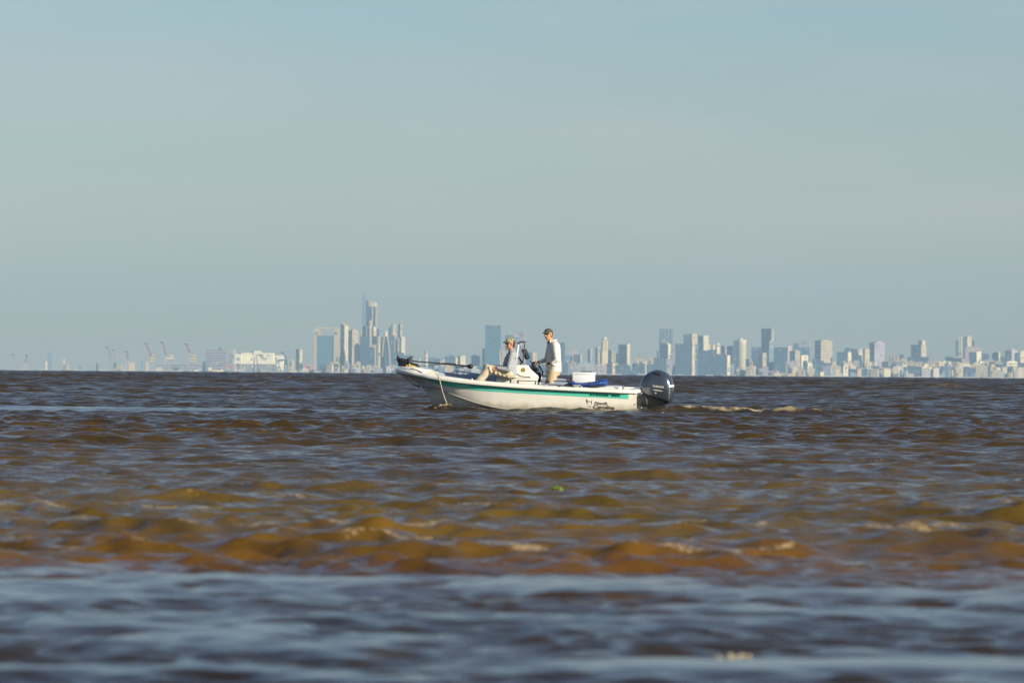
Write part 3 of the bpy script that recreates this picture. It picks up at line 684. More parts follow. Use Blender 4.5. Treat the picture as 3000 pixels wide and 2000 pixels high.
    lvl = [  # photo row at the front edge, at the rear edge, left px, right px, half width m, corner exponent
        (1156, 1180, 1906, 1958, .13, 2.6), (1155, 1178.5, 1890, 1966, .19, 3.4), (1152, 1174, 1887, 1970, .21, 3.6), (1147, 1164, 1883, 1972.5, .222, 3.7), (1140, 1152, 1878.5, 1974, .232, 3.7), (1133, 1142, 1876, 1974.3, .238, 3.6), (1124, 1130, 1877, 1974, .238, 3.4), (1114, 1117.5, 1881, 1972, .234, 3.2), (1106, 1108, 1885.5, 1969, .224, 3.0), (1099, 1100, 1891, 1964, .205, 2.8), (1092.5, 1093.5, 1899, 1957, .175, 2.6), (1087.5, 1088.5, 1908, 1949, .135, 2.4), (1084.3, 1085.2, 1917, 1941, .085, 2.2), (1082.8, 1083.4, 1925, 1934, .03, 2)]
    def cowl_ring(yf, yr, p0, p1, hwid, e, n=48):
        sl, sr = S(p0), S(p1); cxm = (sl + sr) / 2; a = (sl - sr) / 2; ring = []
        for k in range(n):
            t = k / n * math.tau; c_, s_ = math.cos(t), math.sin(t); ex = 2 / e
            xx = cxm + a * math.copysign(abs(c_) ** ex, c_); yy = hwid * math.copysign(abs(s_) ** ex, s_); f = (xx - sr) / (sl - sr)
            ring.append((xx, yy * (1 - .14 * (xx - cxm) / a), Zb(1925, yr + (yf - yr) * f)))
        return ring
    cw = MB(); cw.loft([cowl_ring(*l) for l in lvl]); cowl = cw.build('engine_cowling', M['cowl'], ob, smooth=60)
    md = cowl.modifiers.new('s', 'SUBSURF'); md.levels = 1; md.render_levels = 1
    def on_cowl(px, y, out=.004):
        """point on the port side of the cowling"""
        s = S(px, .22); L_ = lvl[::-1]
        def at(k, q): return float(np.interp(q, range(len(L_)), [l[k] for l in L_]))
        lo, hi = 0.0, len(L_) - 1.0
        for _ in range(30):
            q = (lo + hi) / 2; sl, sr = S(at(2, q)), S(at(3, q)); f = min(max((s - sr) / (sl - sr), 0), 1)
            if at(1, q) + (at(0, q) - at(1, q)) * f > y: hi = q
            else: lo = q
        sl, sr = S(at(2, q)), S(at(3, q)); cxm = (sl + sr) / 2; a = (sl - sr) / 2; g = min(abs(s - cxm) / a, .999); e = at(5, q)
        yb = at(4, q) * (1 - g ** e) ** (1 / e) * (1 - .14 * (s - cxm) / a)
        return (s, yb + out, Zb(px, y, 0))
    def deco(b, px0, px1, ybase, asp, tilt, name, m, out=.004):
        xs = [p[0] for p in b.v]; w0, w1 = min(xs), max(xs); k = (px1 - px0) / (w1 - w0); nv = []
        for x, y, z in b.v:
            px = px0 + (x - w0) * k; yy = ybase + (px - px0) * tilt - y * k * asp
            q = on_cowl(px, yy, out + z * 1.0); nv.append(q)
        b.v = nv; return b.build(name, m, cowl, smooth=0)
    deco(text_mesh('YAMAHA', 1, .1, .002, .03), 1912, 1945.5, 1132.4, 1.12, .10, 'lettering', M['silver'])
    st2 = MB(); rr = []
    for t in np.linspace(0, 1, 14):
        px = 1914 + 29 * t; yc = 1140.2 + 4.2 * t; hh = 1.5 * math.sin(math.pi * min(1, .18 + .75 * t)) + .2
        rr.append([on_cowl(px, yc - hh, .004), on_cowl(px, yc + hh, .004)])
    st2.loft(rr, cap=False, closed=False); st2.build('decal', M['silver'], cowl)
    dt = MB(); q = on_cowl(1921, 1150, .004); dt.ell(q, (.022, .004, .022), 10, 6); dt.build('round_decal', M['silver2'], cowl)
    rs = MB(); rr = []
    for t in np.linspace(0, 1, 10):
        px = 1912 + 24 * t; yc = 1092 + 6.5 * t ** 1.3; hh = 3.0 * math.sin(math.pi * (.06 + .88 * t)) ** .7
        rr.append([on_cowl(px, yc - hh, .0035), on_cowl(px, yc, .007), on_cowl(px, yc + hh, .0035)])
    rs.loft(rr, cap=False, closed=False); rs.build('air_intake', M['black'], cowl)
    rd = MB(); rr = []
    for t in np.linspace(0, 1, 8):
        px = 1961 + 11.6 * t; rr.append([on_cowl(px, 1126.5, .005), on_cowl(px, 1133, .005)])
    rd.loft(rr, cap=False, closed=False); rd.build('rear_decal', M['silver'], cowl)
    return root
def build_cargo(M):
    def WP(px, y, off=0.0): return Vector((WX(px), DB - off, WZ(px, y)))
    # anchor rope from the bow cleat into the water
    r = MB()
    for k, (dx, wob) in enumerate(((0, 0), (1.5, .4))):
        pts = [(1279 + dx, 1097.5), (1284 + dx, 1098.2), (1286.5 + dx, 1104), (1289.5 + dx, 1115), (1293 + dx, 1130), (1298.5 + dx, 1150), (1305 + dx, 1169), (1312.5 + dx, 1186), (1318 + dx, 1200)]
        r.tube([WP(px, y, .70 + .015 * k - .0022 * i * i) for i, (px, y) in enumerate(pts)], .0085, 6)
    o = r.build('anchor_rope', M['rope']); tag(o, 'pale doubled rope hanging from the bow cleat down into the water', 'rope')
    # white foam box on the aft bench
    b = MB(); b.rbox((0, 0, 0), (.45, .34, .255), .012)
    c = WP(1711, 1107.2, .05)
    t = thing('foam_box', 'white polystyrene box standing on the blue bag behind the helmsman', 'box', (c.x, c.y, c.z - .127), (0, 0, R(-14)))
    b = MB(); b.rbox((0, 0, .102), (.44, .33, .20), .012, seg=3); b.build('box_body', M['foam'], t, smooth=40)
    b = MB(); b.rbox((0, 0, .227), (.455, .345, .048), .012, seg=3); b.build('lid', M['foam'], t, smooth=40)
    # blue bag
    bg = MB(); rr = []
    prof = [(1667, 1117, 1127), (1672, 1116.5, 1129), (1682, 1119, 1131), (1700, 1121, 1133.5), (1722, 1119, 1134.5), (1738, 1117, 1135), (1752, 1112, 1135.6), (1762, 1110, 1135.8), (1770, 1109, 1134.5), (1776, 1110.5, 1131), (1780, 1114.5, 1127), (1782, 1118, 1123)]
    for i, (px, a, b_) in enumerate(prof):
        zc = (WZ(px, a) + WZ(px, b_)) / 2; hh = (WZ(px, a) - WZ(px, b_)) / 2; ring = []
        for k in range(20):
            t_ = k / 20 * math.tau; w = 1 + .05 * math.sin(3 * t_ + i) + .03 * math.sin(7 * t_ + 2 * i)
            ring.append((WX(px), DB - .28 + .42 * math.cos(t_) * w * min(1, .55 + .12 * min(i, 11 - i) + .1), zc + hh * math.sin(t_) * (w if abs(math.sin(t_)) < .9 else 1)))
        rr.append(ring)
    bg.loft(rr)
    o = bg.build('duffel_bag', M['blue'], smooth=180, smooth_it=0); md = o.modifiers.new('s', 'SUBSURF'); md.levels = 1; md.render_levels = 2
    tag(o, 'crumpled royal blue bag lying on the aft deck under the white box', 'bag')
    s_ = MB(); s_.tube([(WX(1728), DB - .28 + .45 * math.cos(a), (WZ(1728, 1118.5) + WZ(1728, 1134.8)) / 2 + .066 * math.sin(a)) for a in np.linspace(0, math.tau, 20)], .006, 6, cap=False); s_.build('strap', M['navy'], o)
    # two fishing rods lying along the side deck
    for i, (pts, reel, lab) in enumerate((([(1585, 1113.5), (1620, 1115), (1668, 1117.2), (1684, 1118)], (1664, 1115.5), 'dark fishing rod whose reel stands up just left of the white box'),
                                   ([(1590, 1124), (1630, 1127.5), (1660, 1129.5), (1684, 1131.5)], (1640, 1129.2), 'thin dark fishing rod lying on the near gunwale below the blue bag'))):
        off = .2 if i == 0 else .82
        rod = MB(); rod.tube([WP(px, y, off) for px, y in pts], [.004, .008, .013, .015] if i == 0 else [.005, .009, .013, .014], 8)
        o = rod.build('fishing_rod', M['black']); tag(o, lab, 'fishing rod', 'fishing rods laid along the deck')
        re = MB(); px, y = reel
        re.ell(WP(px, y, off), (.03, .04, .035) if i == 0 else (.04, .03, .015), 12, 8)
        if i == 0: re.capsule(WP(px, y, off), WP(px + 2, y - 4, off), .012, .02, 8)
        re.build('reel', M['black'], o)
# ---------------------------------------------------------------- people
def head_mb(face=True):
    """head facing +x, origin at the middle of the skull, 0.235 m tall"""
    b = MB()
    b.ell((-.008, 0, .030), (.098, .076, .090), 20, 14)          # skull
    b.ell((.022, 0, -.035), (.068, .060, .078), 18, 12)          # face
    b.ell((.048, 0, -.088), (.036, .036, .028), 14, 10)          # chin
    b.capsule((.084, 0, .012), (.108, 0, -.028), .010, .015, 10)   # nose
    b.ell((.100, 0, -.033), (.014, .019, .010), 10, 8)
    b.capsule((.082, -.020, -.060), (.082, .020, -.060), .008, .008, 8); b.capsule((.080, -.018, -.069), (.080, .018, -.069), .009, .009, 8)   # lips
    for s in (-1, 1):
        b.ell((-.005, s * .077, -.015), (.020, .010, .034), 12, 8)   # ear
        b.capsule((.070, s * .018, .018), (.062, s * .05, .016), .012, .010, 8)  # brow
        b.ell((.055, s * .042, -.030), (.028, .022, .022), 10, 8)     # cheek
    b.capsule((-.02, 0, -.05), (-.035, 0, -.17), .052, .058, 14)  # neck
    return b
def hand_mb(curl=.5, spread=.12):
    """right-angled hand: wrist at origin, fingers along +x, palm facing -z, thumb on +y"""
    b = MB()
    b.add(*_rb((.048, 0, 0), (.095, .082, .028), .012))
    b.capsule((-.03, 0, 0), (.02, 0, 0), .027, .028, 10)
    for k, (y, L) in enumerate(((.031, .070), (.011, .080), (-.010, .074), (-.030, .058))):
        d = Vector((1, (y) * spread / .03, 0)).normalized(); p = Vector((.090, y, 0)); ang = 0; pts = [p]; rs = [.0098]
        for j, fr in enumerate((.45, .32, .23)):
            ang += curl * (.8 if j == 0 else 1.0) * .8
            q = Vector((d.x * math.cos(ang), d.y, -math.sin(ang))); p = p + q * L * fr; pts.append(p); rs.append(.0092 - j * .0012)
        b.tube(pts, rs, 8)
    b.tube([(.02, .035, -.004), (.045, .062, -.012), (.068, .074, -.02 - .02 * curl), (.088, .076, -.03 - .03 * curl)], [.014, .0125, .011, .008], 8)
    return b
def _rb(c, d, r):
    m = MB(); m.rbox(c, d, r); return m.v, m.f
def frame(x, up):
    x = Vector(x).normalized(); z = Vector(up); z = (z - x * z.dot(x)).normalized(); y = z.cross(x)
    return Matrix((x, y, z)).transposed()
def place(b, M3, loc): return b.xf(Matrix.Translation(loc) @ M3.to_4x4())
def torso(b, secs, n=24):
    """secs: (centre, half-depth front/back, half-width, axis yaw)"""
    rr = []
    for c, a, w, yaw in secs:
        c = Vector(c); f = Vector((math.cos(yaw), math.sin(yaw), 0)); s = Vector((-math.sin(yaw), math.cos(yaw), 0))
        rr.append([c + f * a * math.copysign(abs(math.cos(t)) ** .85, math.cos(t)) + s * w * math.copysign(abs(math.sin(t)) ** .85, math.sin(t)) for t in (k / n * math.tau for k in range(n))])
    b.loft(rr); return b
def cap_on(parent, Mh, loc, m, mbrim, name='cap', size=1.0):
    c = MB(); rr = []
    for t in np.linspace(0, 1, 9):
        a = t * math.pi / 2 * .985; z = .045 + .085 * math.sin(a); q = math.cos(a) ** .75
        rr.append([Vector((-.008 + .107 * q * math.cos(k / 24 * math.tau), .086 * q * math.sin(k / 24 * math.tau), z - .012 * math.cos(k / 24 * math.tau) * (1 - t) * -1)) for k in range(24)])
    c.loft(rr); c.ell((-.008, 0, .131), (.010, .010, .006), 8, 6); place(c, Mh, loc); co = c.build(name, m, parent, smooth=60)
    br = MB(); rr = []
    for t in np.linspace(0, 1, 8):
        ang = -1.15 + 2.3 * t; inner = Vector((-.008 + .104 * math.cos(ang), .083 * math.sin(ang), .058)); e = math.cos(ang * 1.2) ** .5 if abs(ang * 1.2) < 1.5 else 0
        outer = inner + Vector((.080 * e + .002, .004 * math.sin(ang), -.018 - .022 * math.sin(ang) ** 2))
        mid = inner.lerp(outer, .5) + Vector((0, 0, .006))
        dn = Vector((0, 0, -.006))
        rr.append([inner, mid, outer, outer + dn, mid + dn, inner + dn])
    br.loft(rr); place(br, Mh, loc); br.build('brim', mbrim, co, smooth=60)
    return co
def glasses_on(parent, Mh, loc, m):
    g = MB()
    for s in (-1, 1): g.ell((.084, s * .033, .010), (.014, .031, .021), 14, 8, Matrix.Rotation(s * .42, 3, 'Z'))
    g.capsule((.096, -.010, .016), (.096, .010, .016), .005, .005, 6)
    for s in (-1, 1): g.capsule((.068, s * .062, .016), (-.005, s * .080, .012), .0045, .0045, 6)
    place(g, Mh, loc); g.build('sunglasses', m, parent)
def hair_on(parent, Mh, loc, m, low=-.075):
    h = MB(); rr = []
    for t in np.linspace(0, 1, 8):
        z = .062 + (low - .062) * t; q = 1 - .24 * t * t
        rr.append([Vector((-.012 + .106 * q * math.cos(a), .083 * q * math.sin(a), z)) for a in np.linspace(math.pi * .60, math.pi * 1.40, 14)] + [Vector((-.012 + .080 * q * math.cos(a), .060 * q * math.sin(a), z)) for a in np.linspace(math.pi * 1.40, math.pi * .60, 14)])
    h.loft(rr); place(h, Mh, loc); h.build('hair', m, parent, smooth=60)
def build_people(M):
    def Q(px, y, off=0.0): return Vector((WX(px), DB - off, WZ(px, y)))
    # ---------- standing helmsman (off > 0 is towards the camera)
    o0 = Vector((WX(1617), DB - .02, .113))
    def A(px, y, off=0.0): return Q(px, y, off) - o0
    yaw = math.pi + .42                      # chest looks left and a little towards the camera
    hc = A(1606.5, 979.5, .02); Mh = frame((-.62, -.78, -.02), (0, 0, 1))
    body = MB()
    h = head_mb(); place(h, Mh, hc); body.join(h)
    body.capsule(hc + Vector((.02, 0, -.10)), A(1620, 1004, 0), .058, .075, 14)
    sh_n, el_n, wr_n = A(1626, 1011, .20), A(1631, 1054, .27), A(1616, 1063.5, .27)
    sh_f, el_f, wr_f = A(1613, 1010, -.18), A(1603, 1053, -.20), A(1580.5, 1060.5, -.06)
    torso(body, [(A(1621, 1092), .10, .15, yaw), (A(1622, 1070), .11, .155, yaw), (A(1622, 1040), .115, .165, yaw), (A(1622, 1015), .11, .17, yaw), (A(1621, 1004), .08, .13, yaw), (A(1620, 999), .05, .07, yaw)])
    for a, e, w in ((sh_n, el_n, wr_n), (sh_f, el_f, wr_f)):
        body.capsule(a, e, .048, .040); body.capsule(e, w, .040, .028)
    hip_n, hip_f = A(1621, 1090, .09), A(1619, 1090, -.09)
    kn_n, kn_f = Vector((-.03, -.11, .50)), Vector((-.06, .12, .50)); an_n, an_f = Vector((.02, -.12, .09)), Vector((-.02, .14, .09))
    for a, k, an in ((hip_n, kn_n, an_n), (hip_f, kn_f, an_f)):
        body.capsule(a, k, .085, .058); body.capsule(k, an, .056, .036)
    hd = hand_mb(.95, .05); place(hd, frame((-.95, .25, -.15), (-.1, -.9, .2)), wr_n + Vector((-.012, 0, 0))); body.join(hd)
    hd = hand_mb(1.0, .05); place(hd, frame((-.95, -.1, -.15), (-.2, -.3, .9)), wr_f); body.join(hd)
    for an in (an_n, an_f): body.capsule(an + Vector((.03, 0, -.05)), an + Vector((-.15, 0, -.06)), .042, .034)
    p = body.build('person', M['skin'], None, o0, smooth=180, remesh=.0075, smooth_it=2)
    tag(p, 'man standing at the console in dark cap, pale grey shirt and khaki shorts', 'person')
    sht = MB()
    torso(sht, [(A(1623.0, 1090, 0), .150, .205, yaw), (A(1623, 1082), .155, .205, yaw), (A(1622.7, 1066), .150, .205, yaw), (A(1622, 1050), .142, .205, yaw), (A(1621.5, 1035), .140, .205, yaw), (A(1621.6, 1020), .132, .208, yaw), (A(1621.5, 1010), .118, .20, yaw), (A(1621.5, 1004), .095, .155, yaw), (A(1620.5, 999.5), .075, .095, yaw)])
    sht.capsule(sh_n + Vector((0, .02, 0)), sh_n.lerp(el_n, .6), .083, .072); sht.capsule(sh_n.lerp(el_n, .5), el_n, .073, .064); sht.capsule(el_n, wr_n + Vector((.02, 0, 0)), .062, .042)
    sht.capsule(sh_f, el_f, .078, .062); sht.capsule(el_f, wr_f + Vector((.02, 0, 0)), .060, .042)
    # folds at the elbow and waist
    for k in range(4):
        t = k / 3; c = wr_n + Vector((.02 + .02 * t, .05, .03 - .07 * t)); sht.capsule(c, c + Vector((.09, .02, -.03)), .014, .007, 8)
    sht.build('shirt', M['shirt'], p, smooth=180, remesh=.010, smooth_it=3)
    clr = MB()
    for s in (-1, 1): clr.box(A(1610.5 + 3.5 * s, 998.5, .05 + .02 * s), (.075, .012, .05), frame((-.6, -.7 , -.45 * s), (0, .2, 1)))
    clr.tube([A(1621, 998.5) + Vector((.068 * math.cos(a), .062 * math.sin(a), .02 * math.cos(a))) for a in np.linspace(0, math.tau, 18)], .020, 8, cap=False)
    clr.build('collar', M['shirt'], p)
    sho = MB()
    torso(sho, [(A(1620, 1100), .135, .185, yaw), (A(1621, 1090), .145, .19, yaw), (A(1622, 1080), .138, .185, yaw)])
    for a, k in ((hip_n, kn_n), (hip_f, kn_f)): sho.capsule(a, a.lerp(k, .88), .120, .098)
    sho.build('shorts', M['khaki'], p, smooth=180, remesh=.011, smooth_it=3)
    bx = MB(); bx.rbox(A(1609.5, 1063.5, .30), (.075, .04, .06), .012); bx.build('handset', M['black'], p, smooth=40)
    cap_on(p, Mh, hc, M['cap_dark'], M['cap_dark']); glasses_on(p, Mh, hc, M['lens']); hair_on(p, Mh, hc, M['hair'], -.07)
    for an in (an_n, an_f):
        s = MB(); s.capsule(an + Vector((.045, 0, -.052)), an + Vector((-.16, 0, -.062)), .046, .040); s.build('shoe', M['black'], p)
    wt = MB(); d = (wr_f - el_f).normalized(); u = d.orthogonal().normalized(); v = d.cross(u)
    wt.tube([wr_f + d * .01 + (u * math.cos(a) + v * math.sin(a)) * .036 for a in np.linspace(0, math.tau, 16)], .008, 6, cap=False); wt.build('wristwatch', M['chrome'], p)
    # ---------- seated passenger
    o0 = Vector((WX(1490), DB + .02, .80))
    def A(px, y, off=0.0): return Q(px, y, off) - o0
    yaw = math.pi + .12
    hc = A(1494.2, 1007.0, .0); Mh = frame((-.86, -.50, -.05), (0, 0, 1))
    body = MB(); h = head_mb(); place(h, Mh, hc); body.join(h)
    body.capsule(hc + Vector((.02, 0, -.10)), A(1500, 1030), .058, .075, 14)
    sh_n, el_n, wr_n = A(1500.5, 1040, .19), A(1490, 1083, .28), A(1458, 1077.5, .25)
    sh_f, el_f, wr_f = A(1496, 1040, -.19), A(1482, 1080, -.25), A(1450, 1074, -.14)
    torso(body, [(A(1495, 1100), .12, .16, yaw), (A(1494, 1085), .115, .155, yaw), (A(1496, 1062), .11, .16, yaw), (A(1499, 1042), .105, .17, yaw), (A(1500.5, 1031), .08, .13, yaw), (A(1500, 1026), .05, .07, yaw)])
    for a, e, w in ((sh_n, el_n, wr_n), (sh_f, el_f, wr_f)):
        body.capsule(a, e, .046, .038); body.capsule(e, w, .040, .028)
    hp_n, hp_f = A(1492, 1094.5, .10), A(1492, 1094.5, -.10)
    kn_n, kn_f = A(1431, 1080, .14), A(1428, 1078, -.16); an_n, an_f = A(1404, 1121, .15), A(1412, 1121, -.2)
    for a, k, an in ((hp_n, kn_n, an_n), (hp_f, kn_f, an_f)):
        body.capsule(a, k, .085, .060); body.capsule(k, an, .056, .038)
        body.capsule(an + Vector((.03, 0, -.04)), an + Vector((-.15, 0, -.05)), .042, .034)
    hd = hand_mb(.30, .28); hd.xf(Matrix.Scale(1.08, 4)); place(hd, frame((-.93, .14, -.16), (-.10, -.88, .46)), wr_n + Vector((-.004, .01, .004))); body.join(hd)
    hd = hand_mb(.5, .12); place(hd, frame((-.9, -.05, -.30), (-.3, 0, .95)), wr_f); body.join(hd)
    p = body.build('person', M['skin2'], None, o0, smooth=180, remesh=.0075, smooth_it=2)
    tag(p, 'man seated before the console in camouflage cap, plaid shirt and khaki trousers', 'person')
    sht = MB()
    torso(sht, [(A(1496, 1103), .135, .185, yaw), (A(1494.0, 1092), .158, .20, yaw), (A(1492.8, 1078), .156, .20, yaw), (A(1494.5, 1060), .146, .20, yaw), (A(1498, 1045), .128, .20, yaw), (A(1500.5, 1036), .105, .19, yaw), (A(1501, 1030), .085, .145, yaw), (A(1500.5, 1026), .066, .085, yaw)])
    sht.capsule(sh_n, el_n, .078, .062); sht.capsule(el_n, wr_n + Vector((.015, 0, 0)), .060, .044)
    sht.capsule(sh_f, el_f, .076, .060); sht.capsule(el_f, wr_f + Vector((.015, 0, 0)), .058, .044)
    for k in range(4):
        t = k / 3; c = el_n + Vector((.0 + .03 * t, -.05, .05 - .05 * t)); sht.capsule(c, c + Vector((.05, .02, .05)), .014, .006, 8)
    sht.build('shirt', M['plaid'], p, smooth=180, remesh=.010, smooth_it=3)
    clr = MB(); clr.tube([A(1500.5, 1025.5) + Vector((.066 * math.cos(a), .060 * math.sin(a), .022 * math.cos(a))) for a in np.linspace(0, math.tau, 18)], .017, 8, cap=False); clr.build('collar', M['plaid'], p)
    st = MB(); st.tube([A(px, y, off) for px, y, off in ((1492, 1031, .16), (1503, 1036, .23), (1508.5, 1045, .20), (1511, 1056, .12))], .008, 6); st.build('strap', M['navy'], p)
    tr = MB()
    torso(tr, [(A(1496, 1106), .14, .18, yaw), (A(1495, 1096), .14, .185, yaw), (A(1494, 1090), .13, .18, yaw)])
    for a, k, an in ((hp_n, kn_n, an_n), (hp_f, kn_f, an_f)):
        tr.capsule(a, k, .128, .098); tr.capsule(k, k.lerp(an, .5), .094, .088); tr.capsule(k.lerp(an, .45), an + Vector((0, 0, .03)), .086, .092)
    for k in range(5):
        t = k / 4; c = hp_n.lerp(kn_n, .15 + .8 * t) + Vector((0, -.10, .035)); tr.capsule(c, c + Vector((.05, .0, -.13)), .024, .012, 8)
    tr.build('trousers', M['khaki2'], p, smooth=180, remesh=.012, smooth_it=3)
    cap_on(p, Mh, hc, M['camo'], M['cap_dark']); glasses_on(p, Mh, hc, M['lens']); hair_on(p, Mh, hc, M['hair'], -.095)
    for an in (an_n, an_f):
        s = MB(); s.capsule(an + Vector((.045, 0, -.042)), an + Vector((-.16, 0, -.052)), .047, .041); s.build('shoe', M['brown'], p)
# ---------------------------------------------------------------- the far shore: port and city, 15 to 20 km away
ROWD = {0: 16300, 1: 16900, 2: 17500, 3: 18200, 4: 18900, 5: 19600}
COLS = {'C': (.62, .48, .28), 'W': (.72, .61, .41), 'K': (.48, .39, .26), 'G': (.42, .42, .41), 'L': (.40, .36, .40), 'P': (.54, .42, .39), 'R': (.52, .32, .31),
        'B': (.075, .105, .15), 'T': (.09, .17, .21), 'S': (.20, .26, .31), 'D': (.06, .08, .12), 'X': (.88, .80, .58), 'Q': (.30, .13, .12), 'M': (.30, .29, .28)}  # B: dark blue, the shade of many city faces put into wall colour
def facade_mat(name, kind):
    m = bpy.data.materials.new(name); m.use_nodes = True; nt = m.node_tree; b = nt.nodes['Principled BSDF']; L = nt.links.new
    oi = nt.nodes.new('ShaderNodeObjectInfo'); tc = nt.nodes.new('ShaderNodeTexCoord'); sx = nt.nodes.new('ShaderNodeSeparateXYZ'); L(tc.outputs['Object'], sx.inputs[0])
    def mth(op, a, c=None):
        n = nt.nodes.new('ShaderNodeMath'); n.operation = op
        for i, v in enumerate((a, c)):
            if v is None: continue
            if hasattr(v, 'links') or hasattr(v, 'is_linked'): L(v, n.inputs[i])
            else: n.inputs[i].default_value = v
        return n.outputs[0]
    u = mth('ADD', sx.outputs['X'], sx.outputs['Y'])
    def band(src, pitch, duty):
        return mth('LESS_THAN', mth('FRACT', mth('MULTIPLY', src, 1.0 / pitch)), duty)
    if kind == 'grid': mask = mth('MULTIPLY', band(u, 7.0, .5), band(sx.outputs['Z'], 7.0, .55)); dark = .6
    elif kind == 'rows': mask = band(sx.outputs['Z'], 8.0, .45); dark = .6
    elif kind == 'cols': mask = band(u, 11.0, .45); dark = .6
    elif kind == 'fine': mask = mth('MULTIPLY', band(u, 4.0, .5), band(sx.outputs['Z'], 3.4, .5)); dark = .6
    else: mask = None
    nz = nt.nodes.new('ShaderNodeTexNoise'); nz.inputs['Scale'].default_value = .045; nz.inputs['Detail'].default_value = 5; L(tc.outputs['Object'], nz.inputs['Vector'])
    v = mth('ADD', mth('MULTIPLY', nz.outputs['Fac'], .5), .75)
    if mask is not None: v = mth('MULTIPLY', v, mth('SUBTRACT', 1.0, mth('MULTIPLY', mask, dark)))
    sc = nt.nodes.new('ShaderNodeVectorMath'); sc.operation = 'SCALE'; L(oi.outputs['Color'], sc.inputs[0]); L(v, sc.inputs['Scale']); L(sc.outputs[0], b.inputs['Base Color'])
    b.inputs['Roughness'].default_value = .35 if kind == 'glass' else .8; b.inputs['Specular IOR Level'].default_value = .5 if kind == 'glass' else .2
    return m
FM = {}
def FW(px, y, d): return Vector((WX(px, d), d, WZ(px, y, d)))
_bi = [0]
def bld(name, cat, x0, xm, x1, yt, row, col, fac, label, roof=None, side=None, bands=None, group=None):
    """x0..xm is the face turned left (shaded), xm..x1 the face turned right (sunlit); x0 == xm: face turned to us"""
    _bi[0] += 1
    d = ROWD[row] + (_bi[0] * 37 % 9) * 28
    k = d / FPX
    c = COLS[col]; xc = (x0 + x1) / 2; H = WZ(xc, yt, d) - BASE
    if xm <= x0:
        psi = R(6); dep = 22.0; wl = max(((x1 - x0) * k - dep * math.sin(psi)) / math.cos(psi), 3); wr = dep
        corner = Vector((WX(x0, d) + wl * math.cos(psi), d, BASE))
    else:
        psi = R(50); wl = max((xm - x0), .8) * k / math.cos(psi); wr = max((x1 - xm), .8) * k / math.sin(psi); corner = Vector((WX(xm, d), d, BASE))
    # local frame: origin at the near corner; face -y is the left one, face +x the right one
    t = thing(name, label, cat, corner, (0, 0, -psi), group)
    b = MB(); b.box((-wl / 2, wr / 2, H / 2), (wl, wr, H)); b.build('wall', FM[fac], t, smooth=0, col=c)
    if side:   # the left face's shade, put into a darker skin, 0.4 m proud
        s = MB(); s.box((-wl / 2, -.25, H / 2 - .5), (wl - .6, .5, H - 1)); s.build('shade_toned_side', FM[side[1]], t, smooth=0, col=COLS[side[0]])
    rnd = random.Random(_bi[0])
    par = MB(); e = .5
    for q in ((-wl / 2, -.0, wl + e, e), (-wl / 2, wr, wl + e, e), (0, wr / 2, e, wr + e), (-wl, wr / 2, e, wr + e)): par.box((q[0], q[1], H + .7), (q[2], q[3], 1.6))
    if (x1 - x0) > 5 and roof != 'bare': par.build('parapet', FM['plain'], t, smooth=0, col=tuple(v * .9 for v in c))
    if roof is None and (x1 - x0) > 7:
        ph = MB(); w = wl * rnd.uniform(.25, .5); w2 = wr * rnd.uniform(.3, .6); hh = rnd.uniform(2.5, 5.5); px = -wl * rnd.uniform(.35, .65)
        ph.box((px, wr / 2, H + hh / 2 + .02), (w, w2, hh)); ph.build('plant_room', FM['plain'], t, smooth=0, col=tuple(min(1, v * 1.05) for v in c))
        if rnd.random() < .4:
            an = MB(); an.tube([(px, wr / 2, H + hh), (px, wr / 2, H + hh + rnd.uniform(5, 10))], .35, 5); an.build('antenna', FM['plain'], t, col=COLS['M'])
    elif roof and roof != 'bare':
        for (u0, u1, y2, cc) in roof:   # (from px, to px, top y, colour)
            h2 = WZ(u1, y2, d) - BASE; pw = (u1 - u0) * k / math.cos(psi) * (.7 if xm > x0 else 1); um = ((u0 + u1) / 2 - (xm if xm > x0 else x1)) * k
            q = MB(); cx = max(min(um / math.cos(psi), -pw / 2), -wl + pw / 2) if pw < wl else -wl / 2
            q.box((cx, wr / 2, (H + h2) / 2 + .03), (min(pw, wl), wr * .6, max(h2 - H, 1))); q.build('roof_tower', FM['plain'], t, smooth=0, col=COLS[cc])
    if bands:   # real slab edges standing out from the facade
        kind, pitch, bc = bands
        if kind == 'h':
            n = int(H / pitch)
            for i in range(max(0, n - 28), n):
                q = MB(); q.box((-wl / 2 + .25, wr / 2 - .25, (i + .8) * pitch), (wl + 1.2, wr + 1.2, pitch * .42)); q.build('balcony_band', FM['plain'], t, smooth=0, col=COLS[bc])
        else:
            n = max(2, int(wr / pitch)) if xm > x0 else max(2, int(wl / pitch))
            for i in range(n):
                q = MB()
                if xm > x0: q.box((.35, (i + .5) * wr / n, H / 2), (.9, wr / n * .45, H - 2))
                else: q.box((-(i + .5) * wl / n, -.35, H / 2), (wl / n * .45, .9, H - 2))
                q.build('facade_pier', FM['plain'], t, smooth=0, col=COLS[bc])
    # window bays, balconies and shutters big enough to be seen from across the river
    dark = sum(c) < .7
    nb = 0 if cat in ('silo', 'post', 'chimney') else int(min(9, (x1 - x0) * 14 / 26))
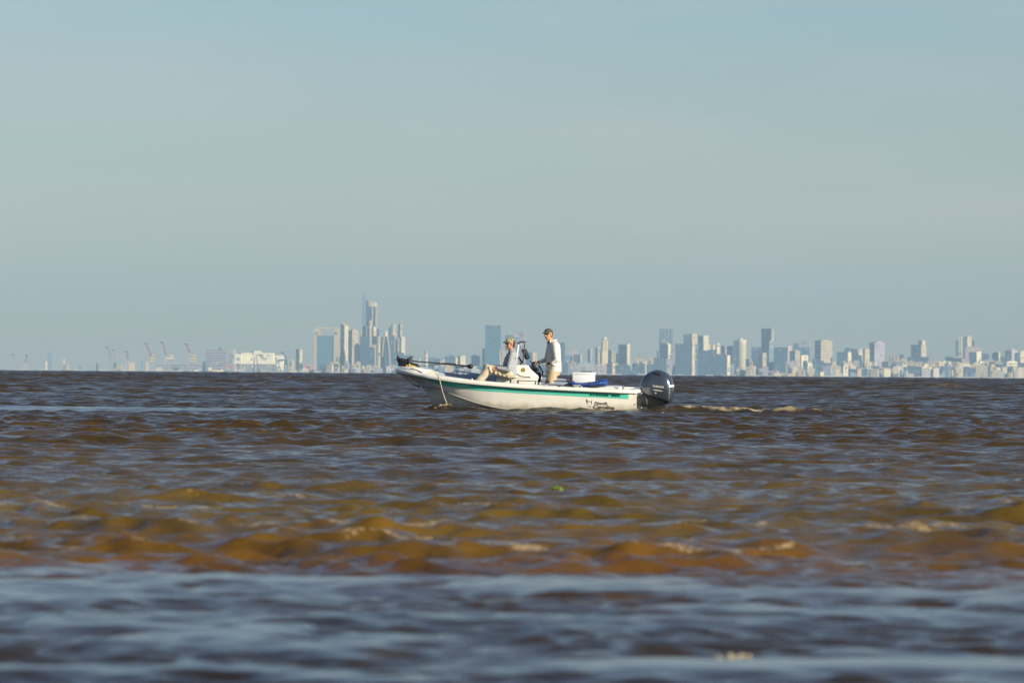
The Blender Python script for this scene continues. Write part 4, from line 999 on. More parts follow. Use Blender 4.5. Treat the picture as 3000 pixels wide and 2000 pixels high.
    for i in range(nb):
        right = xm > x0 and rnd.random() < .5 * (x1 - xm) / (x1 - x0) + .2
        w = rnd.uniform(3, 8); hh = rnd.uniform(3, 7); zz = H - rnd.uniform(2, min(60, H * .8)) if not (dark and i % 3 == 0) else H - rnd.uniform(1, 6)
        q = MB()
        if right: w = min(w, wr * .5); q.box((.3, rnd.uniform(w, max(wr - w, w + .1)), zz), (.8, w, hh))
        else: w = min(w, wl * .5); q.box((-rnd.uniform(w, max(wl - w, w + .1)), -.62, zz), (w, .9, hh))
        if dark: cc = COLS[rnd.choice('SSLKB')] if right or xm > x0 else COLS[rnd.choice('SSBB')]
        else: cc = COLS[rnd.choice('BSMMWLC')]
        q.build('window_bay', FM['plain'], t, smooth=0, col=cc)
    return t
def cyl_tower(x0, x1, yt, row, col, label, cap=None):
    d = ROWD[row]; k = d / FPX; r = (x1 - x0) / 2 * k; H = WZ((x0 + x1) / 2, yt, d) - BASE
    t = thing('round_tower', label, 'tower', (WX((x0 + x1) / 2, d), d + r, BASE))
    b = MB(); b.tube([(0, 0, 0), (0, 0, H - 10)], r, 32); b.build('wall', FM['plain'], t, smooth=30, col=COLS['K'])
    n = 26
    for i in range(n):
        q = MB(); z = (i + .6) * (H - 12) / n; q.tube([(0, 0, z), (0, 0, z + (H - 12) / n * .5)], r + .7, 32); q.build('floor_ring', FM['plain'], t, smooth=30, col=COLS[col])
    for i in range(28):
        a = i / 28 * math.tau; q = MB(); q.box((math.cos(a) * (r + .5), math.sin(a) * (r + .5), (H - 12) / 2), (1.2, 1.2, H - 13), Matrix.Rotation(a, 3, 'Z')); q.build('facade_pier', FM['plain'], t, smooth=0, col=COLS[col])
    q = MB(); q.tube([(0, 0, H - 10), (0, 0, H)], r + 1.2, 32); q.build('crown_ring', FM['plain'], t, smooth=30, col=COLS['W'])
    q = MB(); q.tube([(-r * .2, 0, H), (-r * .2, 0, H + 5), (-r * .2, 0, H + 5.5)], [r * .45, r * .45, r * .2], 20); q.build('roof_tower', FM['plain'], t, smooth=30, col=COLS['W'])
    return t
def chimney(x0, x1, yt, row, label, bands=6):
    d = ROWD[row]; k = d / FPX; xc = (x0 + x1) / 2; r = (x1 - x0) / 2 * k; H = WZ(xc, yt, d) - BASE
    t = thing('chimney', label, 'chimney', (WX(xc, d), d, BASE))
    q = MB(); q.tube([(0, 0, 0), (0, 0, H * .45)], [r * 1.05, r], 18); q.build('shaft', FM['plain'], t, col=COLS['L'])
    for i in range(bands):
        z0 = H * (.45 + .55 * i / bands); z1 = H * (.45 + .55 * (i + 1) / bands)
        q = MB(); q.tube([(0, 0, z0), (0, 0, z1)], r * (1 - .02 * i), 18); q.build('painted_band', FM['plain'], t, col=(COLS['R'] if i % 2 else COLS['W']) if i < bands - 1 else COLS['M'])
def mast(px, y0, y1, row, label, w=1.0, cross=False, name='mast'):
    d = ROWD[row]; H = WZ(px, y1, d); z0 = WZ(px, y0, d)
    t = thing(name, label, 'antenna mast', (WX(px, d), d, z0))
    q = MB()
    for i in range(3):
        a = i * math.tau / 3; q.tube([(w * math.cos(a), w * math.sin(a), 0), (w * .25 * math.cos(a), w * .25 * math.sin(a), H - z0)], w * .35, 5)
    q.build('lattice', FM['plain'], t, col=COLS['L'])
    if cross:
        q = MB(); q.box((0, 0, (H - z0) * .9), (w * 5, w, w)); q.build('crossbar', FM['plain'], t, col=COLS['M'])
def beam(b, p, q, w):
    b.tube([p, q], w, 4)
def crane(label, base, foot_y, knee, tip, body=None, row=0, col='L', group='harbour cranes', back=None):
    """quay crane: legs from the ground to the knee, raised lattice boom from knee to tip (photo positions on the far quay)"""
    d = ROWD[row] - 250; o = FW(base, foot_y, d); o.z = BASE
    t = thing('harbour_crane', label, 'crane', o, group=group)
    def P(px, y, off=0): v = FW(px, y, d) - o; v.y += off; return v
    kx, ky = knee; tx, ty = tip
    for dx, dy in ((-7, -8), (7, -8), (-7, 8), (7, 8)):
        q = MB(); beam(q, Vector((dx, dy, 0)), P(kx, ky + 4, dy * .5) + Vector((dx * .45, 0, 0)), 1.5); q.build('leg', FM['plain'], t, smooth=0, col=COLS[col])
    q = MB(); a = P(kx, ky); b = P(tx, ty); w = 2.2
    for dy in (-w, w):
        for dz in (-w, w): beam(q, a + Vector((dz, dy, 0)), b + Vector((dz * .5, dy * .5, 0)), .95)
    n = 8
    for i in range(n):
        p0 = a.lerp(b, i / n); p1 = a.lerp(b, (i + 1) / n); beam(q, p0 + Vector((-w, -w, 0)), p1 + Vector((w, -w, 0)), .8); beam(q, p0 + Vector((w, w, 0)), p1 + Vector((-w, w, 0)), .8)
    q.build('boom', FM['plain'], t, smooth=0, col=COLS['Q' if col in 'LP' else col])
    q = MB(); q.box(b + Vector((-3.5, 0, 0)), (8, 5, 3.6)); q.build('boom_head', FM['plain'], t, smooth=0, col=COLS['D'])
    if body:
        bx, by, bw, bh, cc = body; q = MB(); q.box(P(bx, by), (bw, 12, bh)); q.box(P(bx, by) + Vector((bw * .2, 0, bh * .7)), (bw * .5, 8, bh * .5)); q.build('machinery_house', FM['rows'], t, smooth=0, col=COLS[cc])
    if back:
        q = MB(); beam(q, P(kx, ky), P(*back), 1.0); beam(q, P(*back), P(tx, ty), .35); q.build('backstay', FM['plain'], t, smooth=0, col=COLS[col])
def build_city():
    for n, k in (('plain', 'plain'), ('grid', 'grid'), ('rows', 'rows'), ('cols', 'cols'), ('fine', 'fine'), ('glass', 'glass')): FM[n] = facade_mat('facade_' + n, k)
    g = MB(); g.box((0, 19800, BASE - .8), (26000, 8000, 1.6)); o = g.build('far_shore', mat('shore_ground', (.16, .15, .12), .9, var=.3, vscale=.01), smooth=0); o['kind'] = 'structure'; o['label'] = 'low far bank under the city'
    # ---- the port on the left
    F = [('C', 0)]
    crane('faintest harbour crane, a thin upright lattice near the left edge', 42, 1084, (42, 1052), (41.5, 1039), None, 2, 'M')
    crane('faint pinkish harbour crane with a leaning boom, second from the left edge', 76, 1084, (74, 1062), (81, 1041), None, 2, 'P')
    crane('pale harbour crane with a long boom leaning left, tall and isolated', 331, 1086, (325, 1047), (316.5, 1018), None, 1, 'M', back=(333, 1056))
    crane('slim harbour crane standing upright beside a small cream shed', 337, 1086, (337, 1050), (335.5, 1026), (337.5, 1072, 9, 12, 'B'), 1, 'M')
    crane('short upright harbour crane left of the twin pale silos', 374, 1086, (374.5, 1052), (374, 1030), None, 1, 'P')
    crane('large pink harbour crane with raised boom, left of three', 452, 1086, (441, 1040), (429.5, 1006), (446, 1051, 14, 15, 'C'), 0, 'L', back=(456, 1050))
    crane('large pink harbour crane with raised boom, middle of three', 493, 1066, (487, 1040), (477, 1003), (498, 1050, 24, 10, 'W'), 0, 'L', back=(507, 1046))
    crane('large pink harbour crane with raised boom, right of three, beside the lilac plant', 562, 1066, (556, 1033), (547, 1008), (566, 1053, 17, 16, 'C'), 0, 'L', back=(574, 1050))
    bld('low_block', 'building', 183, 183, 201, 1067, 2, 'C', 'fine', 'small cream block with a thin tower, alone on the left shore', [(181, 186, 1052, 'C')])
    bld('silo', 'silo', 133, 133, 138, 1059, 2, 'W', 'plain', 'thin white silo beside the faint twin stacks at far left', 'bare')
    bld('faint_stack', 'chimney', 140, 140, 145, 1030, 4, 'S', 'plain', 'faint blue stack at far left, the one touching the white silo', 'bare')
    bld('faint_stack', 'chimney', 147, 147, 151.5, 1027, 4, 'S', 'plain', 'faint blue stack at far left, taller and right of its twin', 'bare')
    bld('low_block', 'building', 233, 233, 243, 1072, 3, 'S', 'plain', 'hardly visible blue grey shed between the cream block and the cranes', 'bare')
    bld('harbour_post', 'post', 282, 282, 286, 1064, 2, 'B', 'plain', 'short dark post standing on the shore left of the pale leaning crane', 'bare')
    bld('low_shed', 'shed', 344, 344, 360, 1069, 1, 'K', 'plain', 'small cream shed right of the slim upright crane', 'bare')
    for i, (a, b_, lab) in enumerate(((379, 385, 'pale silo right of the short upright crane, left of its twin'), (387, 393.5, 'pale silo right of the short upright crane, right of its twin'))):
        bld('silo', 'silo', a, a, b_, 1061, 1, 'C', 'plain', lab, 'bare')
    bld('silo', 'silo', 428, 428, 434, 1061, 1, 'C', 'plain', 'white silo under the leftmost large pink crane', 'bare')
    bld('harbour_post', 'post', 415, 415, 418, 1058, 2, 'S', 'plain', 'blue grey post left of the white silo', 'bare')
    bld('warehouse', 'warehouse', 458, 458, 592, 1065.5, 1, 'L', 'rows', 'long low lilac warehouse under the pink harbour cranes', 'bare')
    for a, yt, lab in ((593.5, 1059, 'dark post beside the lilac plant, left of the pair'), (597.5, 1058, 'dark post beside the lilac plant, right of the pair')): bld('harbour_post', 'post', a, a, a + 2, yt, 1, 'B', 'plain', lab, 'bare')
    bld('industrial_plant', 'building', 602, 602, 665, 1025.5, 2, 'L', 'rows', 'big lilac grey industrial plant with banded floors', [(610, 615, 1020, 'L'), (624, 638, 1020.5, 'L'), (643, 648, 1018, 'B')])
    bld('red_shed', 'shed', 661, 661, 690, 1066, 0, 'R', 'plain', 'low red shed at the foot of the thin pink tower', 'bare')
    bld('pink_tower', 'tower', 681, 681, 690, 1027, 1, 'P', 'plain', 'thin pink tower against the left end of the bright cream building', [(683, 691, 1022, 'K')])
    bld('annex', 'building', 672, 672, 682, 1037, 3, 'S', 'plain', 'faint pale block between the lilac plant and the pink tower', 'bare')
    bld('cream_block', 'building', 688, 688, 709, 1037.5, 1, 'X', 'plain', 'left wing of the bright cream building, lower than its middle', [(699, 709, 1034, 'B')])
    bld('cream_block', 'building', 708, 708, 803, 1034.5, 1, 'X', 'plain', 'long bright cream building with a raised block on its roof', [(737, 745, 1030, 'B'), (746, 765, 1027.5, 'X')])
    bld('cream_block', 'building', 803, 803, 832, 1042.5, 1, 'X', 'plain', 'right wing of the bright cream building behind the blue crane', [(810, 813, 1039, 'W'), (824, 829, 1039, 'W')])
    bld('shed', 'shed', 694, 694, 751, 1066, 0, 'M', 'plain', 'grey waterside shed left of the dark ship crane, before the cream building', 'bare')
    bld('shed', 'shed', 751, 751, 810, 1066, 0, 'M', 'plain', 'grey waterside shed right of the dark ship crane, before the cream building', 'bare')
    crane('dark grey jib crane rising before the middle of the cream building', 750, 1086, (749, 1041), (765, 1040), None, 0, 'B', 'dock cranes')
    for a, y0, lab in ((706, 1056, 'short dark mast above the left grey shed'), (725.5, 1060, 'left of two thin masts beside each other above the left grey shed'), (731.5, 1056, 'right of two thin masts beside each other above the left grey shed')): mast(a, 1068, y0, 0, lab, .8)
    crane('blue dock crane with a square portal before the cream building', 822, 1088, (812, 1055), (833, 1054), (818, 1056, 18, 4, 'T'), 0, 'T', 'dock cranes')
    crane('tall blue dock crane whose dark head stands right of the cream building', 838, 1088, (838, 1052), (831, 1033), (838, 1062, 9, 12, 'T'), 0, 'T', 'dock cranes')
    bld('low_block', 'building', 846, 846, 861, 1056, 1, 'C', 'plain', 'small cream block between the blue crane and the striped silo tower', [(851, 860, 1053, 'C')])
    bld('silo_tower', 'tower', 867, 877, 886, 1024, 1, 'K', 'cols', 'grey and cream striped silo tower standing alone', [(872, 886, 1022.5, 'M')], bands=('v', 5.0, 'W'))
    bld('red_shed', 'shed', 891, 891, 923, 1066.5, 0, 'R', 'plain', 'pink red shed at the foot of the gate shaped tower', 'bare')
    # ---- gate-shaped tower
    d = ROWD[2]; k = d / FPX; o = FW(958.5, 1090, d); o.z = BASE
    t = thing('gate_tower', 'wide gate shaped tower with two pale legs, a top beam and glass between', 'tower', o)
    def Z(y): return WZ(958, y, d) - BASE
    def gx(px): return WX(px, d) - o.x
    def gb(nm, a, b_, y0, y1, dep, c, f='plain', yy=0):
        q = MB(); q.box(((gx(a) + gx(b_)) / 2, yy + dep / 2, (Z(y0) + Z(y1)) / 2), (gx(b_) - gx(a), dep, abs(Z(y1) - Z(y0)))); return q.build(nm, FM[f], t, smooth=0, col=COLS[c])
    gb('tower_leg', 920.5, 928, 1092, 961, 30, 'K'); gb('tower_leg', 977.5, 997, 1092, 959.5, 30, 'K'); gb('top_beam', 928.3, 977.2, 963.5, 958.5, 24, 'K', 'plain', 3)
    gb('glass_infill', 928.2, 977.3, 1092, 983, 22, 'T', 'glass', 2)
    q = MB(); q.prism([(gx(928), Z(983)), (gx(941), Z(983)), (gx(940), Z(972)), (gx(936), Z(964)), (gx(928), Z(960.5))], .5, 24); q.build('haunch', FM['plain'], t, smooth=0, col=COLS['K'])
    for a in (923.5, 980):
        for i in range(2): gb('emblem', a, a + 7, 975.5 + i * 4, 972.5 + i * 4, .8, 'D', 'plain', -.8)
    gb('crown_line', 937, 977, 958.4, 957.5, 8, 'M', 'plain', 8)
    # ---- towers of the left cluster
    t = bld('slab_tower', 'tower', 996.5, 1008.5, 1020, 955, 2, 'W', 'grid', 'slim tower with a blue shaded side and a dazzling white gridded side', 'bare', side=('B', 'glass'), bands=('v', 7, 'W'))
    q = MB(); H = WZ(1008, 955, ROWD[2]) - BASE; wl = 12 * 1.05 / math.cos(R(50)); wr = 11.5 * 1.05 / math.sin(R(50))
    q.prism([(-wl, H), (0, H), (0, H + 2), (-wl, H + 10)], 0, wr); q.build('sloping_roof', FM['plain'], t, smooth=0, col=COLS['K'])
    bld('slab_tower', 'tower', 1019, 1019, 1028, 960, 3, 'C', 'grid', 'faint cream tower hidden behind the dazzling white tower', 'bare')
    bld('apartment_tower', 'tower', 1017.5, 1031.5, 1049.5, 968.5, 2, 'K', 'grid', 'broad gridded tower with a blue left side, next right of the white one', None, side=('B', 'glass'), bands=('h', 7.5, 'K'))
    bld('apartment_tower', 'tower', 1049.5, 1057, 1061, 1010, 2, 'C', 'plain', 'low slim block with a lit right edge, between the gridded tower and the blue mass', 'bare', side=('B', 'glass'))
    # tallest tower with its curved white crown
    d = ROWD[3]; k = d / FPX; o = FW(1088, 1090, d); o.z = BASE
    t = thing('tallest_tower', 'tallest tower of the skyline with a slanting white crown', 'tower', o)
    def TZ(y): return WZ(1088, y, d) - BASE
    def T(px): return WX(px, d) - o.x
    q = MB(); q.prism([(T(1071), 0), (T(1071), TZ(877)), (T(1079), TZ(881.5)), (T(1079), 0)], 0, 24); q.build('shade_toned_side', FM['glass'], t, smooth=0, col=COLS['B'])  # left face, blue shade put into its wall colour
    q = MB(); q.prism([(T(1079), 0), (T(1079), TZ(898)), (T(1098.5), TZ(898)), (T(1098.5), 0)], 1.5, 26); q.build('curtain_wall', FM['cols'], t, smooth=0, col=COLS['B'])
    q = MB(); rr = []
    for i in range(9):
        f = i / 8; px = 1079 + 25 * f; yo = -5 * math.sin(f * math.pi * .6) + 3; top = 880.5 + 6.5 * f
        rr.append([(T(px), yo, TZ(898)), (T(px), yo, TZ(top)), (T(px), yo + 20, TZ(top)), (T(px), yo + 20, TZ(898))])
    q.loft(rr); q.build('crown', FM['plain'], t, smooth=30, col=COLS['W'])
    q = MB(); q.prism([(T(1089.2), TZ(964)), (T(1089.2), TZ(898)), (T(1091.6), TZ(898)), (T(1091.6), TZ(964))], -1.5, 2); q.build('mullion', FM['plain'], t, smooth=0, col=COLS['W'])
    q = MB(); q.prism([(T(1098.5), 0), (T(1098.5), TZ(898)), (T(1104), TZ(898)), (T(1104), 0)], 0, 22); q.build('balcony_shaft', FM['plain'], t, smooth=0, col=COLS['M'])
    for i in range(22):
        y = 902 + i * 2.9; q = MB(); q.box((T(1101.2), 9.5, TZ(y)), (5.8 * k, 25, 1.5)); q.build('balcony', FM['plain'], t, smooth=0, col=COLS['W'])
    # tower crane beside it
    d2 = ROWD[3] - 60; o2 = FW(1065, 1090, d2); o2.z = BASE
    t = thing('tower_crane', 'tall thin tower crane beside the tallest tower', 'crane', o2)
    def CZ(y): return WZ(1065, y, d2) - BASE
    q = MB()
    for dx in (-1, 1):
        for dy in (-1, 1): q.tube([(dx, dy, 0), (dx, dy, CZ(857))], .42, 4)
    for i in range(40):
        z0 = CZ(857) * i / 40; z1 = CZ(857) * (i + 1) / 40; q.tube([(-1, -1, z0), (1, -1, z1)], .3, 4)
    q.build('mast', FM['plain'], t, smooth=0, col=COLS['M'])
    q = MB(); q.box((5, 0, CZ(859.5)), (32, 1.2, 1.3)); q.build('jib', FM['plain'], t, smooth=0, col=COLS['M'])
    q = MB(); q.box((-9, 0, CZ(859.5) - 1), (4, 2, 3)); q.build('counterweight', FM['plain'], t, smooth=0, col=COLS['B'])
    q = MB(); q.tube([(0, 0, CZ(859)), (0, 0, CZ(854))], .5, 4); q.build('cat_head', FM['plain'], t, smooth=0, col=COLS['M'])
    bld('unfinished_tower', 'tower', 1061.5, 1061.5, 1070.5, 866, 4, 'S', 'fine', 'pale hazy unfinished tower close against the left side of the tallest tower', 'bare')
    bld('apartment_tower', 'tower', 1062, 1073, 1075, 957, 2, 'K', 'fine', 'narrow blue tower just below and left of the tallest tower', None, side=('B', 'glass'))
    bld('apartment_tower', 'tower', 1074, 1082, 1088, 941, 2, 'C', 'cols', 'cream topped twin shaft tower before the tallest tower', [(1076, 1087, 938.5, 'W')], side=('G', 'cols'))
    bld('apartment_tower', 'tower', 1088.5, 1094, 1101, 957.5, 2, 'C', 'rows', 'banded round fronted tower before the right half of the tallest tower', 'bare', bands=('h', 6.5, 'W'))
    bld('apartment_tower', 'tower', 1102, 1110, 1119.5, 965.5, 3, 'S', 'fine', 'grey green block with a cream tilted roof edge right of the tallest tower', [(1104, 1118, 963.5, 'C')])
    bld('apartment_tower', 'tower', 1088, 1106, 1115, 984, 2, 'K', 'cols', 'grey columned block with a lit right edge below the tilted roof', 'bare', side=('G', 'cols'))
    bld('office_block', 'office building', 1055, 1055, 1083, 986, 1, 'B', 'glass', 'broad blue office block filling the space below the narrow blue tower', [(1059, 1073, 983, 'B')])
    bld('gate_block', 'building', 1078, 1078, 1101.5, 1009, 1, 'K', 'plain', 'brownish cross beam building on two legs before the columned block', 'bare')
    bld('office_block', 'office building', 1079.5, 1079.5, 1098, 1018, 0, 'B', 'glass', 'low blue block under the brownish cross beam building', 'bare')
    # rocket-shaped tower
    d = ROWD[2] - 120; k = d / FPX; o = FW(1130, 1090, d); o.z = BASE
    t = thing('arched_tower', 'rocket shaped tower with a pale domed top and spreading legs', 'tower', o)
    def RZ(y): return WZ(1130, y, d) - BASE
    q = MB(); q.tube([(0, 8, 0), (0, 8, RZ(1000)), (0, 8, RZ(985))], [9 * k, 8 * k, 6 * k], 14); q.build('shaft', FM['fine'], t, smooth=40, col=COLS['B'])
    q = MB(); q.tube([(0, 8, RZ(1000)), (0, 8, RZ(980)), (0, 8, RZ(973)), (0, 8, RZ(970)), (0, 8, RZ(969))], [6.2 * k, 5.2 * k, 4.6 * k, 3 * k, .8 * k], 16); q.build('domed_top', FM['plain'], t, smooth=60, col=COLS['W'])
    for pts in (((1126, 984), (1123, 1010), (1120.5, 1045)), ((1134, 984), (1139, 1010), (1142, 1040), (1144, 1090))):
        q = MB(); q.tube([(WX(px, d) - o.x, -4, RZ(y)) for px, y in pts], 1.7 * k, 6); q.build('tower_leg', FM['plain'], t, smooth=30, col=COLS['C'])
    bld('office_block', 'office building', 1115, 1115, 1126, 986, 3, 'B', 'glass', 'blue block left of the rocket shaped tower', 'bare')
    bld('office_block', 'office building', 1137, 1137, 1156, 982.5, 3, 'B', 'glass', 'blue block right of the rocket shaped tower', 'bare')
    bld('apartment_tower', 'tower', 1139, 1145.5, 1147, 958.5, 4, 'S', 'fine', 'pale blue edge tower at the left of the hazy cluster above the boat bow', 'bare', side=('B', 'glass'))
    bld('apartment_tower', 'tower', 1145, 1150, 1161, 952, 4, 'K', 'grid', 'greyish rounded tower in the hazy cluster above the boat bow', [(1149, 1158, 949, 'K')])
    bld('apartment_tower', 'tower', 1166, 1172.5, 1178, 951, 4, 'K', 'plain', 'dark sided thin tower in the hazy cluster above the boat bow', [(1167, 1171, 949, 'B')], side=('B', 'glass'))
    bld('apartment_tower', 'tower', 1160, 1160, 1168, 966, 5, 'K', 'fine', 'pale filler block between the rounded and the dark sided tower', 'bare')
    bld('apartment_tower', 'tower', 1170, 1175.5, 1186.5, 986, 3, 'W', 'grid', 'white dotted tower at the right end of the hazy cluster', 'bare', side=('B', 'glass'), bands=('h', 7, 'W'))
    bld('apartment_tower', 'tower', 1158, 1162, 1176, 990, 3, 'K', 'grid', 'cream grey block below the dark sided thin tower', 'bare')
    bld('office_block', 'office building', 1149, 1149, 1184, 1034, 1, 'B', 'glass', 'wide low blue block behind the stowed trolling motor', [(1153, 1175, 1031, 'B')])
    bld('office_block', 'office building', 1184, 1184, 1206, 1040, 2, 'B', 'glass', 'lower blue block behind the trolling motor propeller', 'bare')
    # waterside rows under the left cluster
    bld('low_block', 'building', 935, 935, 966, 1067, 0, 'B', 'plain', 'low blue block under the glass of the gate tower', 'bare')
    for a, b_, yt, c, lab in ((966, 975, 1061, 'K', 'small cream house at the foot of the gate tower, left'), (975, 995, 1064, 'C', 'cream block at the foot of the gate tower, right leg'), (1000, 1009, 1071, 'K', 'low cream house below the dazzling white tower'), (1010, 1024, 1063, 'L', 'lilac house with a gable below the white tower'),
                              (1030, 1042, 1068, 'C', 'low cream house below the broad gridded tower'), (1043, 1056, 1062, 'C', 'tallest of the cream houses under the broad gridded tower'), (1058, 1068, 1075, 'P', 'small pinkish house below the blue office block'), (1079, 1088, 1068, 'W', 'small white house between two blue blocks'), (1093, 1107, 1075, 'C', 'bright cream house left of the rocket shaped tower foot')):
        bld('waterside_house', 'house', a, a, b_, yt, 0, c, 'fine', lab, 'bare' if b_ - a < 12 else None)
    # ---- between the bow and the seated man
    chimney(1244, 1253.5, 1026, 2, 'large red and white striped power station chimney', 7)
    chimney(1225.5, 1231, 1039, 3, 'small hazy striped chimney left of the large one', 5)
    bld('low_block', 'building', 1256, 1256, 1300, 1051, 2, 'B', 'plain', 'low blue block right of the large chimney', [(1262, 1268, 1045, 'S'), (1270, 1276, 1043.5, 'S')])
    bld('low_block', 'building', 1290, 1290, 1304, 1051.5, 1, 'C', 'plain', 'small bright cream block above the trolling motor shaft', 'bare')
    bld('office_block', 'office building', 1302, 1302, 1335, 1045, 2, 'T', 'glass', 'teal blue office block above the coiled cable', None)
    bld('apartment_tower', 'tower', 1333, 1335, 1341, 1048, 2, 'C', 'plain', 'narrow cream strip tower right of the teal office block', 'bare')
    bld('apartment_tower', 'tower', 1342, 1349, 1364, 1043.5, 2, 'W', 'fine', 'pale block with a blue left side above the motor head', [(1351, 1360, 1041.5, 'K')], side=('B', 'glass'))
    bld('apartment_block', 'building', 1291, 1291, 1329, 1067.5, 0, 'C', 'grid', 'cream block with big windows below the coiled cable', 'bare')
    bld('low_block', 'building', 1361, 1361, 1396, 1077.5, 0, 'C', 'fine', 'low cream block right below the trolling motor head', 'bare')
    bld('low_block', 'building', 1329, 1329, 1362, 1071, 1, 'B', 'plain', 'blue block between the cream block with big windows and the low cream block', 'bare')
    bld('office_block', 'office building', 1381, 1381, 1408, 1043.5, 3, 'B', 'glass', 'hazy blue block left of the great glass tower', None)
    bld('low_block', 'building', 1364, 1364, 1420, 1072, 1, 'B', 'plain', 'low blue row at the foot of the great glass tower', 'bare')
    bld('glass_tower', 'tower', 1421.5, 1421.5, 1468, 953.5, 2, 'T', 'glass', 'great blue glass tower left of the seated man', [(1429, 1460, 951.5, 'W')])
    bld('annex', 'building', 1413, 1413, 1422, 1021, 2, 'S', 'glass', 'low annex against the left side of the great glass tower', 'bare')
    mast(1471, 1040, 977, 2, 'slim white mast with a bright tip between the glass tower and the seated man', 1.3)
    bld('office_block', 'office building', 1463, 1463, 1493, 1025.5, 1, 'K', 'cols', 'cream building with tall vertical piers behind the seated man', 'bare', bands=('v', 7, 'W'))
    bld('office_block', 'office building', 1480, 1480, 1505, 983, 3, 'B', 'glass', 'blue tower behind the head of the seated man', [(1504, 1512, 981, 'C')])
    bld('apartment_tower', 'tower', 1504, 1504, 1522, 988, 4, 'S', 'cols', 'blue grey tower with a cream rooftop showing behind the seated man', [(1504, 1520, 980.5, 'C')])
    t = bld('sign_tower', 'tower', 1517, 1517, 1540, 970, 3, 'L', 'fine', 'grey tower with a rooftop sign behind the windscreen frame', 'bare')
    mast(1525, 972, 936, 3, 'fine mast on the grey tower behind the windscreen frame', 1.0)
    bld('office_block', 'office building', 1541, 1541, 1560, 1032, 2, 'B', 'glass', 'blue block behind the chart plotter', 'bare')
    bld('apartment_tower', 'tower', 1556, 1560, 1573, 1032, 2, 'C', 'cols', 'cream striped block left of the standing man', 'bare')
    bld('low_block', 'building', 1540, 1540, 1640, 1068, 1, 'B', 'plain', 'low blue row behind the steering wheel and the standing man', 'bare')
    # ---- right of the standing man
    bld('office_block', 'office building', 1636, 1636, 1656, 1003, 3, 'B', 'glass', 'blue tower rising right behind the standing man', 'bare')
    mast(1637, 1003, 962, 3, 'faint thin mast beside the head of the standing man', .7)
    bld('apartment_tower', 'tower', 1656, 1656, 1672, 1043, 4, 'S', 'fine', 'hazy pale block right of the blue tower behind the man', None)
    bld('apartment_block', 'building', 1671, 1671, 1690, 1026, 4, 'P', 'plain', 'pinkish tan roof block above the blue box building', 'bare')
    bld('apartment_tower', 'tower', 1671, 1677, 1679, 1041, 2, 'C', 'plain', 'left cream edge of the blue box building', 'bare')
    bld('office_block', 'office building', 1677, 1677, 1697.5, 1039.5, 2, 'B', 'glass', 'blue box building framed by two cream edges', 'bare')
    bld('apartment_tower', 'tower', 1695, 1697.5, 1704, 1039.5, 2, 'C', 'plain', 'right cream edge of the blue box building', 'bare')
    bld('low_block', 'building', 1640, 1640, 1666, 1061, 1, 'B', 'glass', 'low blue block touching the back of the standing man', 'bare')
    bld('apartment_block', 'building', 1665, 1665, 1697, 1066, 0, 'L', 'grid', 'grey windowed block behind the left end of the white box', None)
    bld('apartment_block', 'building', 1697, 1697, 1741, 1064.5, 0, 'G', 'plain', 'plain grey block behind the white box', None)
    bld('apartment_tower', 'tower', 1722, 1728, 1739, 1024, 3, 'L', 'cols', 'slim grey striped tower above the white box', [(1728, 1735, 1021.5, 'L')])
    bld('apartment_tower', 'tower', 1744.5, 1750, 1759, 1018, 4, 'K', 'cols', 'blue tower with one white strip right of the slim grey tower', [(1747, 1756, 1016.5, 'B')], side=('B', 'glass'))
    bld('stepped_tower', 'tower', 1762, 1765, 1782.5, 1001, 2, 'C', 'cols', 'cream stepped skyscraper with a small pinnacle', [(1769, 1778, 991.5, 'C'), (1771, 1775, 988.5, 'W')])
    bld('stepped_tower', 'tower', 1759, 1764, 1779, 1028, 1, 'C', 'fine', 'wider cream foot before the stepped skyscraper', 'bare')
    bld('twin_tower', 'tower', 1779, 1784, 1789.5, 1024, 2, 'L', 'cols', 'left shaft of the grey twin towers beside the stepped skyscraper', 'bare')
    bld('twin_tower', 'tower', 1787, 1791, 1797, 1027, 2, 'K', 'cols', 'right shaft of the grey twin towers beside the stepped skyscraper', 'bare')
    bld('apartment_block', 'building', 1745, 1745, 1778, 1069, 0, 'P', 'plain', 'pinkish tan block right of the white box', None)
    bld('office_block', 'office building', 1757, 1757, 1778, 1063, 1, 'B', 'glass', 'blue roof above the pinkish tan block', 'bare')
    bld('apartment_block', 'building', 1777, 1795, 1805, 1064.5, 0, 'C', 'plain', 'grey corner block with a lit right side below the twin towers', 'bare', side=('L', 'plain'))
    for a, b_, yt, c, lab in ((1797, 1805, 1030, 'C', 'faint cream block left of the banded slab'), (1804, 1813, 1036, 'K', 'faint grey cream block touching the banded slab')): bld('apartment_block', 'building', a, a, b_, yt, 4, c, 'fine', lab, 'bare')
    bld('banded_slab', 'office building', 1812.5, 1837.5, 1846, 1010, 2, 'W', 'plain', 'slab with white floor bands and a bright lit end wall', [(1838, 1845, 1006.5, 'W')], side=('B', 'plain'), bands=('h', 7.0, 'K'))
    bld('office_block', 'office building', 1803, 1803, 1848, 1071, 0, 'B', 'glass', 'low blue block at the foot of the banded slab', None)
    bld('apartment_block', 'building', 1847, 1847, 1853, 1056, 1, 'L', 'plain', 'thin lilac block right of the banded slab', 'bare')
    for a, b_, yt, c, lab in ((1857, 1872, 1052, 'C', 'cream roofs right of the banded slab, left part'), (1871, 1889, 1055, 'C', 'cream roofs right of the banded slab, right part')): bld('apartment_block', 'building', a, a, b_, yt, 2, c, 'grid', lab, None)
    bld('apartment_tower', 'tower', 1866, 1866, 1876, 1037, 4, 'K', 'fine', 'small hazy pointed tower above the cream roofs', [(1868, 1871, 1034, 'K')])
